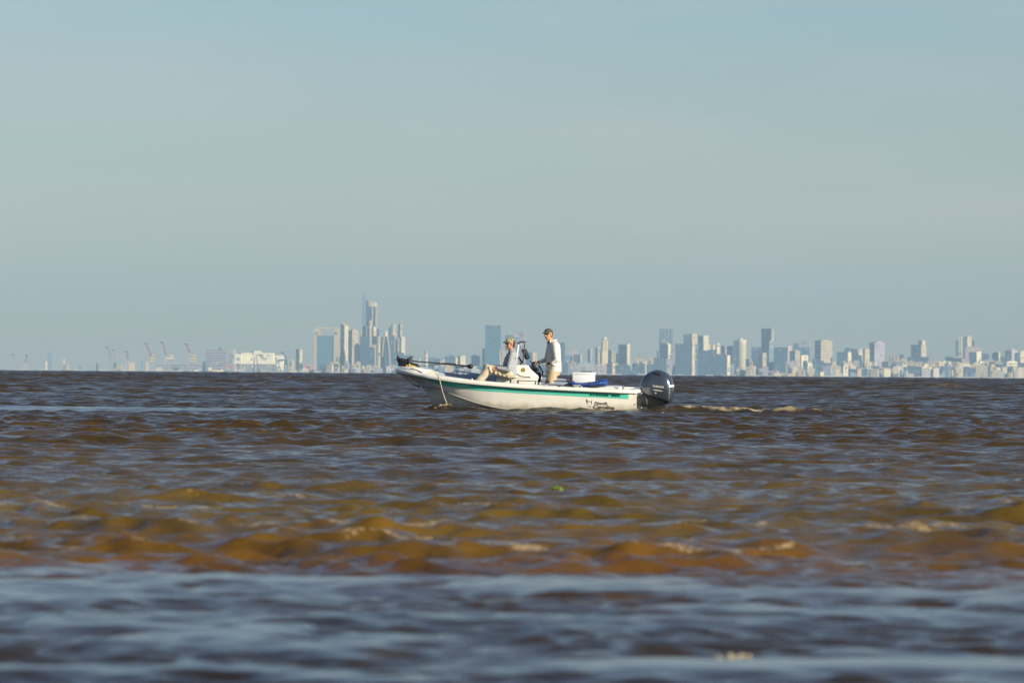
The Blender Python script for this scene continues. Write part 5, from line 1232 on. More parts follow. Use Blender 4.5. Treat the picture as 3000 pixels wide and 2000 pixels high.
    bld('office_block', 'office building', 1852, 1852, 1891, 1064, 0, 'B', 'glass', 'low blue block left of the outboard engine', 'bare')
    bld('white_stack', 'chimney', 1890, 1890, 1893.5, 1057, 0, 'W', 'plain', 'thin white stack just left of the outboard engine', 'bare')
    bld('apartment_block', 'building', 1900, 1900, 1915, 1054, 2, 'C', 'grid', 'cream block above the left shoulder of the outboard engine', None)
    bld('office_block', 'office building', 1893, 1893, 1918, 1066, 1, 'B', 'glass', 'low blue block behind the left shoulder of the outboard engine', 'bare')
    bld('office_block', 'office building', 1916, 1916, 1955, 1050, 1, 'B', 'glass', 'blue block right above the outboard engine', [(1931, 1934, 1048, 'C'), (1935, 1941, 1048.5, 'W')])
    bld('apartment_tower', 'tower', 1953, 1953, 1968, 1051, 0, 'L', 'plain', 'lilac column block above the right side of the outboard engine', [(1954, 1967, 1050, 'W')])
    t = bld('glass_tower', 'tower', 1931.5, 1931.5, 1972.5, 963.5, 4, 'S', 'cols', 'tall hazy glass tower with a dark crown above the outboard engine', [(1938, 1967, 958.5, 'L')])
    bld('apartment_tower', 'tower', 1934, 1957.5, 1965.5, 1008, 2, 'W', 'plain', 'grey tower with one bright lit edge below the hazy glass tower', [(1945, 1953, 1006, 'W')], side=('L', 'rows'))
    bld('apartment_tower', 'tower', 1965, 1965, 1978, 1008, 3, 'L', 'fine', 'lilac block right of the bright lit edge', None)
    bld('apartment_tower', 'tower', 1925, 1930, 1935, 1028, 4, 'P', 'fine', 'thin pinkish block left of the grey tower', 'bare')
    # ---- big blue mass
    bld('office_block', 'office building', 1978, 1978, 2028, 1008, 1, 'B', 'glass', 'widest blue building right of the outboard engine', [(1984, 2002, 1006, 'B')])
    bld('office_block', 'office building', 2002, 2002, 2020, 979, 3, 'B', 'glass', 'blue tower rising behind the widest blue building', 'bare')
    bld('apartment_tower', 'tower', 2014, 2027, 2043, 979.5, 4, 'C', 'grid', 'cream topped tower behind the widest blue building', [(2024, 2036, 977, 'P')])
    bld('apartment_tower', 'tower', 2025, 2028, 2036, 1004, 1, 'C', 'rows', 'narrow cream tower full of windows between two blue buildings', 'bare', bands=('h', 6.5, 'W'))
    bld('apartment_tower', 'tower', 2034, 2034, 2047, 1008, 2, 'S', 'grid', 'blue grey windowed block right of the narrow cream tower', 'bare')
    bld('apartment_tower', 'tower', 2046, 2060, 2077, 984.5, 3, 'W', 'cols', 'tower with a dark left side and cream vertical stripes', [(2060, 2076, 983, 'W')], side=('B', 'glass'), bands=('v', 8, 'W'))
    bld('apartment_tower', 'tower', 2072, 2076, 2084, 1008.5, 4, 'C', 'fine', 'pale block right of the cream striped tower', 'bare')
    bld('apartment_tower', 'tower', 2084, 2088, 2096, 1010, 4, 'C', 'plain', 'cream twin block, the left one, above the rounded blue hump', 'bare')
    bld('apartment_tower', 'tower', 2098, 2101, 2109, 1005.5, 4, 'W', 'plain', 'cream twin block, the right one, above the rounded blue hump', 'bare')
    bld('office_block', 'office building', 2044, 2044, 2080, 1026, 1, 'B', 'glass', 'blue building below the cream striped tower', 'bare')
    bld('office_block', 'office building', 2078, 2078, 2100, 1026, 1, 'B', 'glass', 'blue building with a rounded hump on its roof', [(2081, 2096, 1023.5, 'B')])
    bld('office_block', 'office building', 2098, 2098, 2129, 1038.5, 1, 'B', 'glass', 'lower blue building left of the bright lit strip', [(2101, 2106, 1035, 'K'), (2108, 2113, 1035.5, 'W')])
    bld('apartment_tower', 'tower', 2113.5, 2124, 2149, 1014, 2, 'K', 'grid', 'grey gridded block with a blue left side left of the round tower', [(2126, 2146, 1012.5, 'W')], side=('B', 'glass'))
    bld('apartment_tower', 'tower', 2127, 2131, 2140, 1042, 0, 'W', 'plain', 'bright lit narrow block at the right end of the blue mass', [(2128, 2134, 1040, 'W')])
    bld('low_block', 'building', 2138, 2138, 2152, 1066, 0, 'L', 'grid', 'low lilac block between the lit narrow block and the round tower', 'bare')
    bld('office_block', 'office building', 2149, 2149, 2162, 997, 3, 'B', 'glass', 'dark blue slab joined to the left side of the round tower', 'bare')
    cyl_tower(2160.5, 2186, 995.5, 2, 'W', 'round cream tower with gridded windows and a white ring at the top')
    # ---- right part
    for a, b_, yt, c, f, lab in ((2185, 2198, 1053, 'L', 'fine', 'lilac low block right of the round tower'), (2196, 2208, 1060, 'K', 'grid', 'low cream grey block, second from the round tower'), (2206, 2224, 1062, 'P', 'grid', 'low pinkish block with windows before the blue block')): bld('low_block', 'building', a, a, b_, yt, 1, c, f, lab, None)
    bld('low_block', 'building', 2186, 2186, 2207, 1074, 0, 'C', 'fine', 'cream waterside block right of the round tower', 'bare')
    bld('office_block', 'office building', 2202, 2202, 2232, 1016.5, 3, 'B', 'glass', 'blue block left of the tall dark tower', 'bare')
    bld('glass_tower', 'tower', 2232, 2258.5, 2266.5, 962, 3, 'K', 'cols', 'tall dark blue tower with a lit right edge', 'bare', side=('B', 'glass'))
    bld('apartment_tower', 'tower', 2239, 2253, 2272, 1000, 2, 'S', 'fine', 'grey block with a flat crown before the tall dark tower', [(2240, 2270, 997.5, 'K')])
    bld('apartment_tower', 'tower', 2222, 2234, 2247, 1035, 1, 'K', 'grid', 'cream grey pointed block before the tall dark tower', [(2228, 2238, 1033, 'K')])
    bld('low_block', 'building', 2207, 2207, 2246, 1079, 0, 'C', 'fine', 'pale waterside row left of the humped blue building', 'bare')
    bld('office_block', 'office building', 2267, 2267, 2309, 1020, 1, 'B', 'glass', 'broad blue building with a stepped roof', [(2277, 2303, 1017, 'B')])
    bld('low_block', 'building', 2245, 2245, 2274, 1064, 1, 'T', 'glass', 'low teal block left of the broad blue building', None)
    bld('apartment_tower', 'tower', 2305, 2309, 2319, 1014, 2, 'P', 'plain', 'pinkish lit tower right of the broad blue building', [(2309, 2316, 1012, 'P')])
    mast(2308, 1018, 990, 2, 'thin red mast beside the pinkish lit tower', .8)
    bld('office_block', 'office building', 2325, 2325, 2343, 1005, 4, 'B', 'glass', 'blue block left of the lilac tower', 'bare')
    bld('apartment_tower', 'tower', 2340, 2340, 2373, 990, 4, 'L', 'fine', 'lilac tower with a mast on top', 'bare')
    mast(2358, 990, 977, 4, 'short mast with a knob on the lilac tower', .9, True)
    bld('office_block', 'office building', 2341, 2341, 2373.5, 1017, 3, 'T', 'glass', 'teal block below the lilac tower', 'bare')
    bld('apartment_tower', 'tower', 2314, 2330, 2345, 1029, 2, 'K', 'fine', 'pale grey corner block below the blue block', None, side=('L', 'plain'))
    bld('apartment_block', 'building', 2303, 2303, 2322, 1058, 0, 'L', 'plain', 'pale lilac block on the water below the pinkish tower', 'bare')
    bld('apartment_block', 'building', 2321, 2321, 2341, 1058, 0, 'P', 'plain', 'pink block on the water with cream right edge', [(2323, 2330, 1056, 'P')])
    bld('apartment_tower', 'tower', 2345, 2348, 2369, 1041.5, 1, 'W', 'plain', 'bright cream block with a notched side below the teal block', [(2347, 2368, 1040, 'W')])
    bld('low_block', 'building', 2353, 2353, 2367, 1061, 0, 'B', 'plain', 'dark rounded block before the bright cream block', [(2356, 2364, 1057, 'B')])
    bld('apartment_block', 'building', 2364, 2367, 2382, 1067, 0, 'W', 'plain', 'bright cream lit block standing on the water, left of the grid tower', None)
    bld('office_tower', 'tower', 2388.5, 2405, 2440, 999.5, 2, 'K', 'fine', 'broad beige tower with a dark left side and rooftop boxes', [(2410, 2438, 996.5, 'C')], side=('D', 'glass'), bands=('h', 9, 'K'))
    bld('low_block', 'building', 2380, 2380, 2404, 1053, 1, 'B', 'glass', 'dark block at the left foot of the broad beige tower', None)
    bld('low_block', 'building', 2402, 2402, 2416, 1058, 1, 'D', 'glass', 'small dark block overlapping the foot of the broad beige tower', 'bare')
    bld('low_block', 'building', 2386, 2386, 2412, 1074, 0, 'B', 'plain', 'low blue waterside block under the broad beige tower', 'bare')
    bld('low_block', 'building', 2412, 2412, 2438, 1073, 0, 'L', 'grid', 'low lilac windowed block under the broad beige tower', None)
    bld('low_block', 'building', 2434, 2434, 2453, 1067, 1, 'B', 'plain', 'low blue block right of the broad beige tower', [(2442, 2450, 1060, 'C')])
    # ---- right end
    bld('office_block', 'office building', 2452, 2452, 2478, 1031, 2, 'B', 'glass', 'stepped blue building, its lower left part', 'bare')
    bld('office_block', 'office building', 2474, 2474, 2500, 1021.5, 3, 'B', 'glass', 'stepped blue building, its taller middle part', None)
    bld('office_block', 'office building', 2496, 2496, 2517, 1024.5, 2, 'D', 'glass', 'dark blue building right of the lit cream strip', None)
    bld('apartment_tower', 'tower', 2482, 2485, 2495, 1031, 1, 'W', 'plain', 'lit cream strip tower before the stepped blue building', 'bare')
    bld('apartment_tower', 'tower', 2512, 2515, 2529, 1025, 2, 'K', 'plain', 'cream block right of the dark blue building', [(2516, 2520, 1022.5, 'W')])
    bld('apartment_tower', 'tower', 2528, 2534, 2549, 1024.5, 2, 'C', 'fine', 'cream and grey block touching the dark edged lilac tower', [(2536, 2540, 1022, 'W')])
    bld('office_block', 'office building', 2515, 2515, 2527, 1041, 1, 'B', 'glass', 'small blue block below the cream block', 'bare')
    bld('office_tower', 'tower', 2548, 2562, 2593, 1005, 2, 'L', 'grid', 'lilac brick gridded tower with a dark left side and ragged roof', [(2562, 2574, 1000.5, 'W'), (2576, 2586, 1001.5, 'C')], side=('B', 'glass'), bands=('h', 8, 'L'))
    bld('apartment_block', 'building', 2603, 2603, 2636, 1041, 4, 'K', 'cols', 'hazy cream grey block right of the lilac gridded tower', None)
    bld('office_block', 'office building', 2634, 2634, 2650, 1038.5, 4, 'B', 'glass', 'hazy blue block joined to the cream grey block', 'bare')
    bld('banded_slab', 'office building', 2672, 2699, 2714.5, 1011.5, 3, 'K', 'plain', 'white banded block with a square lit tower on its right end', [(2698, 2714, 997, 'C')], side=('S', 'plain'), bands=('h', 7.5, 'C'))
    bld('office_block', 'office building', 2660, 2660, 2716, 1045, 2, 'D', 'glass', 'dark blue flat roof under the white banded block', 'bare')
    bld('apartment_block', 'building', 2714, 2714, 2723, 1046, 3, 'P', 'fine', 'small pinkish block right of the dark blue flat roof', 'bare')
    for a, b_, yt, c, f, lab in ((2624, 2642, 1062, 'C', 'plain', 'cream wall block left of the long row of roofs'), (2636, 2660, 1055, 'C', 'grid', 'cream windowed roofs under the hazy blue block'), (2660, 2684, 1060, 'K', 'grid', 'mixed cream roofs below the dark blue flat roof, left'), (2684, 2708, 1062, 'C', 'grid', 'mixed cream roofs below the dark blue flat roof, right'), (2712, 2738, 1062, 'K', 'grid', 'grey cream roofs left of the bright cream tower'),
                                 (2736, 2764, 1058, 'C', 'grid', 'cream roofs right of the two bright cream towers'), (2594, 2612, 1066, 'L', 'fine', 'lilac low block at the foot of the gridded tower'), (2612, 2627, 1064, 'B', 'plain', 'blue low block left of the cream wall block')): bld('roof_block', 'building', a, a, b_, yt, 1, c, f, lab, None)
    bld('low_block', 'building', 2452, 2452, 2472, 1074, 0, 'B', 'plain', 'blue waterside block under the stepped blue building', 'bare')
    bld('apartment_block', 'building', 2468, 2471, 2486, 1073, 0, 'W', 'plain', 'bright cream waterside block under the stepped blue building', [(2472, 2482, 1070, 'C')])
    bld('low_block', 'building', 2486, 2486, 2545, 1082, 0, 'B', 'plain', 'long low blue waterside block left of the cream post block', [(2494, 2502, 1079, 'C'), (2525, 2532, 1078, 'W')])
    bld('low_block', 'building', 2500, 2500, 2520, 1058, 1, 'K', 'grid', 'cream grey low block before the dark blue building', None)
    bld('apartment_block', 'building', 2545, 2545, 2552, 1072, 0, 'W', 'plain', 'narrow cream post block on the waterside', 'bare')
    bld('low_block', 'building', 2552, 2552, 2577, 1074, 0, 'B', 'plain', 'blue rounded waterside block under the lilac gridded tower', [(2555, 2573, 1072, 'B')])
    for a, b_, yt, c, lab in ((2577, 2592, 1078, 'K', 'beige waterside house right of the blue rounded block'), (2592, 2605, 1080, 'C', 'cream waterside house, second right of the blue rounded block'), (2610, 2626, 1082, 'L', 'lilac waterside house left of the long blue front'), (2628, 2640, 1074, 'W', 'white waterside house at the left end of the long blue front')): bld('waterside_house', 'house', a, a, b_, yt, 0, c, 'fine', lab, None)
    bld('low_block', 'building', 2640, 2640, 2703, 1076, 0, 'B', 'plain', 'long blue waterside front left of the bright cream tower', [(2660, 2700, 1073, 'B')])
    bld('apartment_tower', 'tower', 2699, 2702, 2718, 1074.5, 0, 'W', 'rows', 'bright cream oval tower on the waterside', [(2703, 2716, 1072.5, 'W')])
    bld('apartment_tower', 'tower', 2717, 2721, 2732, 1076, 0, 'C', 'plain', 'cream block just right of the bright cream oval tower', 'bare')
    bld('low_block', 'building', 2732, 2732, 2800, 1077, 0, 'B', 'plain', 'long blue waterside front right of the bright cream tower', [(2744, 2790, 1075, 'B')])
    bld('office_block', 'office building', 2770, 2770, 2796, 1046, 2, 'B', 'glass', 'blue block left of the striped twin slab tower', [(2774, 2790, 1044.5, 'B')])
    bld('striped_tower', 'tower', 2808, 2808, 2821.5, 985, 3, 'C', 'cols', 'left cream slab of the striped tower', 'bare', bands=('v', 5, 'W'))
    bld('striped_tower', 'tower', 2821, 2821, 2831, 985.5, 4, 'B', 'glass', 'dark core between the cream slabs of the striped tower', 'bare')
    bld('striped_tower', 'tower', 2830, 2833, 2847, 984.5, 3, 'C', 'cols', 'right cream slab of the striped tower', 'bare', bands=('v', 5, 'W'))
    bld('office_block', 'office building', 2800, 2800, 2809, 997, 4, 'B', 'glass', 'dark wing on the left side of the striped tower', 'bare')
    bld('office_block', 'office building', 2846, 2846, 2856, 997, 4, 'B', 'glass', 'dark wing on the right side of the striped tower', 'bare')
    bld('arched_block', 'building', 2828, 2828, 2877, 1019, 2, 'P', 'grid', 'pinkish block with an arched roof before the striped tower', [(2834, 2870, 1015.5, 'P')])
    bld('office_block', 'office building', 2841, 2841, 2863, 1033, 1, 'D', 'glass', 'dark blue block before the pinkish arched block', [(2845, 2858, 1031, 'B')])
    bld('apartment_tower', 'tower', 2860, 2862, 2876, 1029.5, 1, 'W', 'plain', 'bright cream corner right of the dark blue block', 'bare')
    for a, b_, yt, c, f, lab in ((2793, 2820, 1046, 'K', 'rows', 'pinkish grey roofs below the striped tower'), (2797, 2842, 1056, 'C', 'grid', 'cream windowed block below the striped tower'), (2842, 2872, 1064, 'K', 'grid', 'cream grey block below the dark blue block'), (2868, 2936, 1058, 'K', 'plain', 'wide beige slab near the right end')): bld('apartment_block', 'building', a, a, b_, yt, 1, c, f, lab, None)
    bld('office_block', 'office building', 2876, 2876, 2899, 1038, 3, 'B', 'glass', 'blue block right of the pinkish arched block', [(2882, 2894, 1035.5, 'B')])
    bld('apartment_tower', 'tower', 2909, 2926, 2931, 1034, 3, 'C', 'plain', 'blue block with a cream right edge near the right end', None, side=('B', 'glass'))
    bld('office_block', 'office building', 2930, 2930, 2946, 1047, 3, 'D', 'glass', 'small dark block left of the pyramid roof', None)
    t = bld('pyramid_block', 'building', 2946, 2964, 2984, 1027, 3, 'P', 'fine', 'pinkish tower with a pyramid roof near the right end', 'bare')
    q = MB(); d = ROWD[3]; w = 20 * d / FPX; H = WZ(2968, 1027, d) - BASE; q.add([(-w * 1.3, 0, H), (0, 0, H), (0, w * 1.2, H), (-w * 1.3, w * 1.2, H), (-w * .62, w * .6, H + 9)], [(0, 1, 4), (1, 2, 4), (2, 3, 4), (3, 0, 4)]); q.build('pyramid_roof', FM['plain'], t, smooth=0, col=COLS['P'])
    mast(2974, 1022, 966, 3, 'tall thin mast standing on the pyramid roof', 1.1)
    bld('office_block', 'office building', 2945, 2945, 2966, 1035, 2, 'B', 'glass', 'blue block before the left half of the pyramid roof', 'bare')
    bld('office_block', 'office building', 2973, 2973, 2991, 1034, 2, 'D', 'glass', 'dark block before the right half of the pyramid roof', 'bare')
    bld('apartment_tower', 'tower', 2986, 2989, 3006, 1032, 2, 'C', 'plain', 'cream tower cut by the right edge of the photo', None)
    for a, b_, yt, c, f, lab in ((2800, 2812, 1074, 'C', 'plain', 'cream waterside house at the right end of the long blue front'), (2812, 2822, 1078, 'W', 'plain', 'white waterside house left of the blue square block'), (2822, 2845, 1076, 'B', 'plain', 'blue square block on the waterside below the arched block'), (2845, 2868, 1070, 'C', 'fine', 'pale cream rounded waterside block'), (2868, 2896, 1072, 'K', 'plain', 'beige plain waterside block below the wide beige slab'),
                                 (2894, 2904, 1074, 'B', 'plain', 'narrow blue waterside block beside the beige one'), (2900, 2924, 1076, 'C', 'grid', 'cream waterside block with one big window'), (2922, 2952, 1070, 'B', 'plain', 'blue waterside block left of the tall lit cream block'), (2983, 3004, 1065, 'B', 'plain', 'blue waterside block at the right edge of the photo')): bld('waterside_block', 'building', a, a, b_, yt, 0, c, f, lab, None)
    bld('apartment_tower', 'tower', 2946, 2950, 2984, 1060, 0, 'W', 'rows', 'tall lit cream waterside block near the right edge', [(2958, 2976, 1056.5, 'C')])
    # the jumble of low roofs that fills the gaps, far too many and too small to count
    q = MB(); rnd = random.Random(9)
    def jumble(p0, p1, n, ylo, yhi, d0, d1):
        for i in range(n):
            px = rnd.uniform(p0, p1); d = rnd.uniform(d0, d1); w = rnd.uniform(7, 22); H = WZ(px, rnd.uniform(ylo, yhi) + .004 * (px - 2000), d) - BASE
            q.box((WX(px, d), d, BASE + H / 2), (w, rnd.uniform(6, 12), H), Matrix.Rotation(rnd.uniform(-.5, .5), 3, 'Z'))
    jumble(2185, 3020, 95, 1068, 1092, 16150, 16280); jumble(2440, 3020, 90, 1054, 1074, 16650, 16850); jumble(1655, 2180, 50, 1064, 1088, 17100, 17400); jumble(930, 1420, 60, 1072, 1090, 16150, 16280); jumble(460, 930, 26, 1082, 1092, 15960, 16000)
    m = bpy.data.materials.new('mixed_roofs'); m.use_nodes = True; nt = m.node_tree; gi = nt.nodes.new('ShaderNodeNewGeometry'); cr = nt.nodes.new('ShaderNodeValToRGB'); cr.color_ramp.interpolation = 'CONSTANT'
    for k, (pos, key) in enumerate(((0, 'C'), (.2, 'K'), (.36, 'B'), (.5, 'G'), (.62, 'L'), (.72, 'W'), (.85, 'S'), (.94, 'P'))):
        e = cr.color_ramp.elements[k] if k < 2 else cr.color_ramp.elements.new(pos)
        e.position = pos; e.color = (*COLS[key], 1)
    nt.links.new(gi.outputs['Random Per Island'], cr.inputs[0]); nt.links.new(cr.outputs[0], nt.nodes['Principled BSDF'].inputs['Base Color']); nt.nodes['Principled BSDF'].inputs['Roughness'].default_value = .85
    o = q.build('far_rooftops', m, smooth=0); o['kind'] = 'stuff'; o['label'] = 'jumble of tiny low roofs filling the gaps between the city blocks'
    # pale quay along the water
    q = MB(); rnd = random.Random(5); d = 15900
    rr = []
    for i in range(170):
        hq = 17 + rnd.uniform(-1.0, 2.6)
        for a in (-1800 + i * 21.5, -1800 + i * 21.5 + 21.0): rr.append([(a, d, BASE - 2), (a, d, BASE + hq), (a, d + 9, BASE + hq), (a, d + 9, BASE - 2)])
    q.loft(rr)
    o = q.build('quay', mat('quay_stone', (.55, .52, .45), .9, var=.25, vscale=.03), smooth=0); tag(o, 'pale quay wall running along the foot of the city', 'quay')
# ---------------------------------------------------------------- look settings
SKY_STR = .062; SKY_AIR = 1.0; SKY_DUST = .3; SKY_OZ = 3.0; SKY_TINT = (.94, .972, 1.085); SKY_SAT = 1.03; CLOUD = (6.6, 6.35, 6.5)
SUN_STR = 5.0; SUN_COL = (1.0, .90, .70); EXPO = 0.53
HAZE_DENS = 4.5e-5; HAZE_COL = (.45, .70, .93); HAZE_G = 0.0; HAZE_TOP = 330
FSTOP = 6.5
WDENS = 1.0
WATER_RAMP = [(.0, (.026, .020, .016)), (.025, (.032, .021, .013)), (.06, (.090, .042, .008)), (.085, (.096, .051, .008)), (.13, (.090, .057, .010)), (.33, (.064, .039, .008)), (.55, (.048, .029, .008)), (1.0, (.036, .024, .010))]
FOAM_COL = (.62, .49, .29)
def special_mats(M):
    # hull paint with water stains and scuffs low down
    m = M['gel'] = mat('hull_gelcoat', (.90, .87, .79), .28, coat=.4, var=.06, vscale=3.0)
    nt = m.node_tree; b = nt.nodes['Principled BSDF']; src = b.inputs['Base Color'].links[0].from_socket; tc = nt.nodes.new('ShaderNodeTexCoord'); sx = nt.nodes.new('ShaderNodeSeparateXYZ'); nt.links.new(tc.outputs['Object'], sx.inputs[0])
    n = nt.nodes.new('ShaderNodeTexNoise'); n.inputs['Scale'].default_value = 5; n.inputs['Detail'].default_value = 6; mp = nt.nodes.new('ShaderNodeMapping'); mp.inputs['Scale'].default_value = (1, 1, .25); nt.links.new(tc.outputs['Object'], mp.inputs[0]); nt.links.new(mp.outputs[0], n.inputs['Vector'])
    ad = nt.nodes.new('ShaderNodeMath'); ad.operation = 'MULTIPLY_ADD'; nt.links.new(n.outputs['Fac'], ad.inputs[0]); ad.inputs[1].default_value = -.22; nt.links.new(sx.outputs['Z'], ad.inputs[2])
    mr = nt.nodes.new('ShaderNodeMapRange'); mr.inputs[1].default_value = .02; mr.inputs[2].default_value = .16; mr.inputs[3].default_value = .75; mr.inputs[4].default_value = 0; nt.links.new(ad.outputs[0], mr.inputs[0])
    mx = nt.nodes.new('ShaderNodeMix'); mx.data_type = 'RGBA'; nt.links.new(mr.outputs[0], mx.inputs['Factor']); nt.links.new(src, mx.inputs[6]); mx.inputs[7].default_value = (.42, .36, .25, 1); nt.links.new(mx.outputs[2], b.inputs['Base Color'])
    m = M['plaid'] = bpy.data.materials.new('plaid_cloth'); m.use_nodes = True; nt = m.node_tree; b = nt.nodes['Principled BSDF']; L = nt.links.new
    tc = nt.nodes.new('ShaderNodeTexCoord'); sx = nt.nodes.new('ShaderNodeSeparateXYZ'); L(tc.outputs['Object'], sx.inputs[0])
    def mth(op, a, c=None):
        n = nt.nodes.new('ShaderNodeMath'); n.operation = op
        for i, v in enumerate((a, c)):
            if v is None: continue
            if hasattr(v, 'is_linked'): L(v, n.inputs[i])
            else: n.inputs[i].default_value = v
        return n.outputs[0]
    u = mth('ADD', sx.outputs['X'], mth('MULTIPLY', sx.outputs['Y'], .8)); w = mth('ADD', sx.outputs['Z'], mth('MULTIPLY', sx.outputs['X'], -.15))
    s1 = mth('LESS_THAN', mth('FRACT', mth('MULTIPLY', u, 33.0)), .42); s2 = mth('LESS_THAN', mth('FRACT', mth('MULTIPLY', w, 31.0)), .42)
    v = mth('MULTIPLY', mth('ADD', s1, s2), .5)
    mx = nt.nodes.new('ShaderNodeMix'); mx.data_type = 'RGBA'; L(v, mx.inputs['Factor']); mx.inputs[6].default_value = (.44, .45, .46, 1); mx.inputs[7].default_value = (.13, .16, .23, 1); L(mx.outputs[2], b.inputs['Base Color']); b.inputs['Roughness'].default_value = .9
    m = M['camo'] = bpy.data.materials.new('camouflage_cloth'); m.use_nodes = True; nt = m.node_tree; b = nt.nodes['Principled BSDF']
    n = nt.nodes.new('ShaderNodeTexNoise'); n.inputs['Scale'].default_value = 22; n.inputs['Detail'].default_value = 1; tc = nt.nodes.new('ShaderNodeTexCoord'); nt.links.new(tc.outputs['Object'], n.inputs['Vector'])
    r = nt.nodes.new('ShaderNodeValToRGB'); r.color_ramp.interpolation = 'CONSTANT'; e = r.color_ramp.elements; e[0].position = 0; e[0].color = (.10, .08, .04, 1); e[1].position = .44; e[1].color = (.36, .31, .15, 1); q = e.new(.56); q.color = (.46, .40, .24, 1)
    nt.links.new(n.outputs['Fac'], r.inputs[0]); nt.links.new(r.outputs[0], b.inputs['Base Color']); b.inputs['Roughness'].default_value = .9
def build_mats():
    M = {}
    def a(k, *p, **q): M[k] = mat(*p, **q)
    a('gel2', 'deck_gelcoat', (.82, .80, .74), .35, coat=.2, var=.05, vscale=6)
    a('teal', 'teal_stripe', (.12, .64, .50), .3, coat=.4, var=.04, vscale=3); a('teal_dark', 'dark_teal_print', (.0, .09, .065), .4)
    a('liner', 'liner_gelcoat', (.42, .45, .50), .5, var=.1, vscale=5); a('bluegrey', 'coaming_shade_blue', (.30, .36, .47), .6, var=.15, vscale=6); a('bluegrey2', 'pale_blue_grey', (.30, .36, .46), .5, var=.1)
    a('steel', 'stainless_steel', (.55, .56, .58), .25, metal=1); a('dsteel', 'dark_steel', (.12, .12, .13), .35, metal=.6); a('chrome', 'polished_fitting', (.85, .84, .80), .15, metal=.7); a('cream', 'cream_plastic', (.72, .64, .44), .5)
    a('black', 'black_plastic', (.012, .013, .017), .42, var=.2, vscale=20); a('black_sat', 'black_paint', (.012, .012, .014), .3, coat=.3); a('dgrey', 'dark_grey_line', (.10, .095, .085), .7); a('dgrey2', 'grey_plastic', (.07, .07, .07), .5); a('lgrey', 'seam_grey', (.45, .44, .41), .6)
    a('rope', 'pale_rope', (.52, .46, .35), .9, bump=.004, bscale=180); a('rope_dark', 'dark_line', (.05, .045, .05), .8)
    a('ink', 'black_print', (.045, .04, .028), .5); a('ink2', 'brown_print', (.14, .12, .07), .5); a('yellow', 'yellow_plate', (.72, .42, .03), .45); a('silver', 'silver_print', (.62, .63, .62), .35, metal=.2); a('silver2', 'dull_silver_print', (.30, .29, .29), .4)
    a('badge_ring', 'badge_black', (.03, .028, .02), .4); a('gold', 'badge_gold', (.52, .34, .05), .4); a('ochre', 'badge_ochre', (.24, .17, .05), .5)
    a('cushion', 'pale_vinyl', (.62, .61, .60), .5, var=.08, vscale=10); a('white_gloss', 'white_post', (.85, .84, .80), .25)
    M['perspex'] = mat('perspex', (.55, .62, .70), .08, alpha=.22)
    a('cowl', 'grey_blue_engine_paint', (.095, .115, .15), .2, metal=.65, coat=.3)
    a('foam', 'polystyrene', (.90, .89, .86), .8, bump=.001, bscale=200, var=.03, vscale=30)
    a('blue', 'blue_tarpaulin', (.012, .06, .27), .55, bump=.03, bscale=9, var=.2, vscale=5); a('navy', 'navy_webbing', (.02, .03, .08), .7)
    a('skin', 'warm_skin', (.52, .26, .15), .55, var=.08, vscale=18); a('skin2', 'ruddy_skin', (.43, .21, .13), .55, var=.08, vscale=18)  # base skin tones of the two men
    a('shirt', 'pale_grey_shirt', (.60, .61, .57), .9, var=.06, vscale=9, bump=.012, bscale=11); a('khaki', 'khaki_cotton', (.46, .37, .24), .9, var=.1, vscale=9, bump=.012, bscale=12); a('khaki2', 'pale_khaki_cotton', (.53, .46, .33), .9, var=.2, vscale=9, bump=.008, bscale=9)
    a('cap_dark', 'dark_cap', (.065, .058, .048), .85, var=.3, vscale=20); a('lens', 'dark_lens', (.008, .008, .01), .12); a('hair', 'dark_hair', (.035, .022, .015), .7); a('brown', 'brown_leather', (.12, .08, .05), .6)
    a('rail', 'shaded_rail', (.38, .36, .32), .6)
    special_mats(M)
    return M
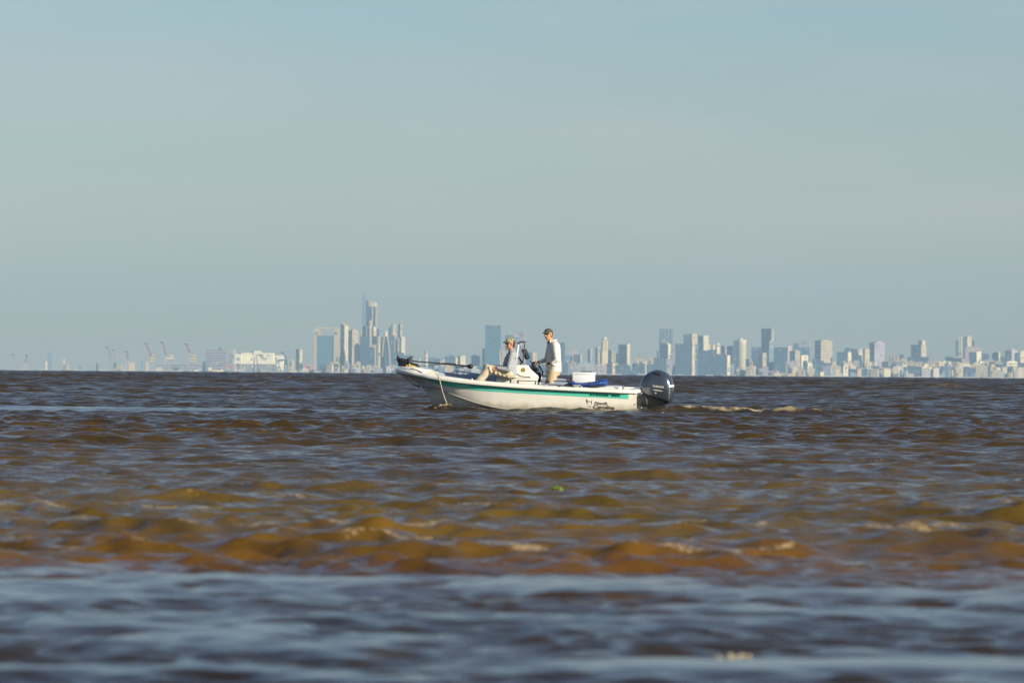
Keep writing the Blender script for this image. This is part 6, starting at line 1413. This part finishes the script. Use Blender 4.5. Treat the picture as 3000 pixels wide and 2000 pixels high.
def build_flotsam():
    # bright green leaf raft drifting in front of the boat
    def spot(px, y, z=.03):
        d = 60.0
        for _ in range(30): d = (CAMH - z) * FPX / (y - yh(px))
        return WX(px, d), d
    x, y = spot(1633, 1405, .12)
    z = water_z(x, y)
    b = MB(); rnd = random.Random(2)
    for i in range(7):
        c = Vector((rnd.uniform(-.035, .035), rnd.uniform(-.03, .03), .012 + rnd.uniform(0, .015))); rot = Euler((rnd.uniform(-.5, .5), rnd.uniform(-.5, .5), rnd.uniform(0, 6))).to_matrix()
        b.ell(c, (.026, .017, .004), 10, 6, rot)
    o = b.build('floating_leaves', mat('leaf_green', (.15, .24, .015), .5, var=.2, vscale=30), None, (x, y, z + .03)); tag(o, 'small bright yellow green clump of leaves floating in front of the boat', 'leaves')
    x, y = spot(2158, 1920, .02)
    z = water_z(x, y)
    b = MB(); rnd = random.Random(4)
    for i in range(16): b.ell((rnd.gauss(0, .02), rnd.gauss(0, .012), rnd.uniform(.0, .014)), (rnd.uniform(.008, .015), rnd.uniform(.007, .012), rnd.uniform(.005, .009)), 10, 8, Euler((rnd.uniform(-.4, .4), rnd.uniform(-.4, .4), rnd.uniform(0, 3))).to_matrix())
    o = b.build('floating_debris', mat('pale_debris', (.38, .31, .19), .7, var=.2, vscale=40), None, (x, y, z + .01)); tag(o, 'small pale tan lump of debris floating in the near shallows at lower right', 'debris')
def main():
    build_world(); build_camera(); build_sun(); build_haze()
    M = build_mats(); build_boat(M); build_cargo(M); build_people(M)
    build_city(); build_water(); build_flotsam()
    vs = SC.view_settings; vs.view_transform = 'Standard'; vs.look = 'None'; vs.exposure = EXPO; vs.gamma = 1; vs.use_curve_mapping = False
    cy = SC.cycles; cy.use_denoising = True; cy.max_bounces = 6; cy.diffuse_bounces = 2; cy.glossy_bounces = 3; cy.transparent_max_bounces = 12; cy.volume_bounces = 0; cy.use_adaptive_sampling = True; cy.adaptive_threshold = .01
    cy.caustics_reflective = False; cy.caustics_refractive = False
main()
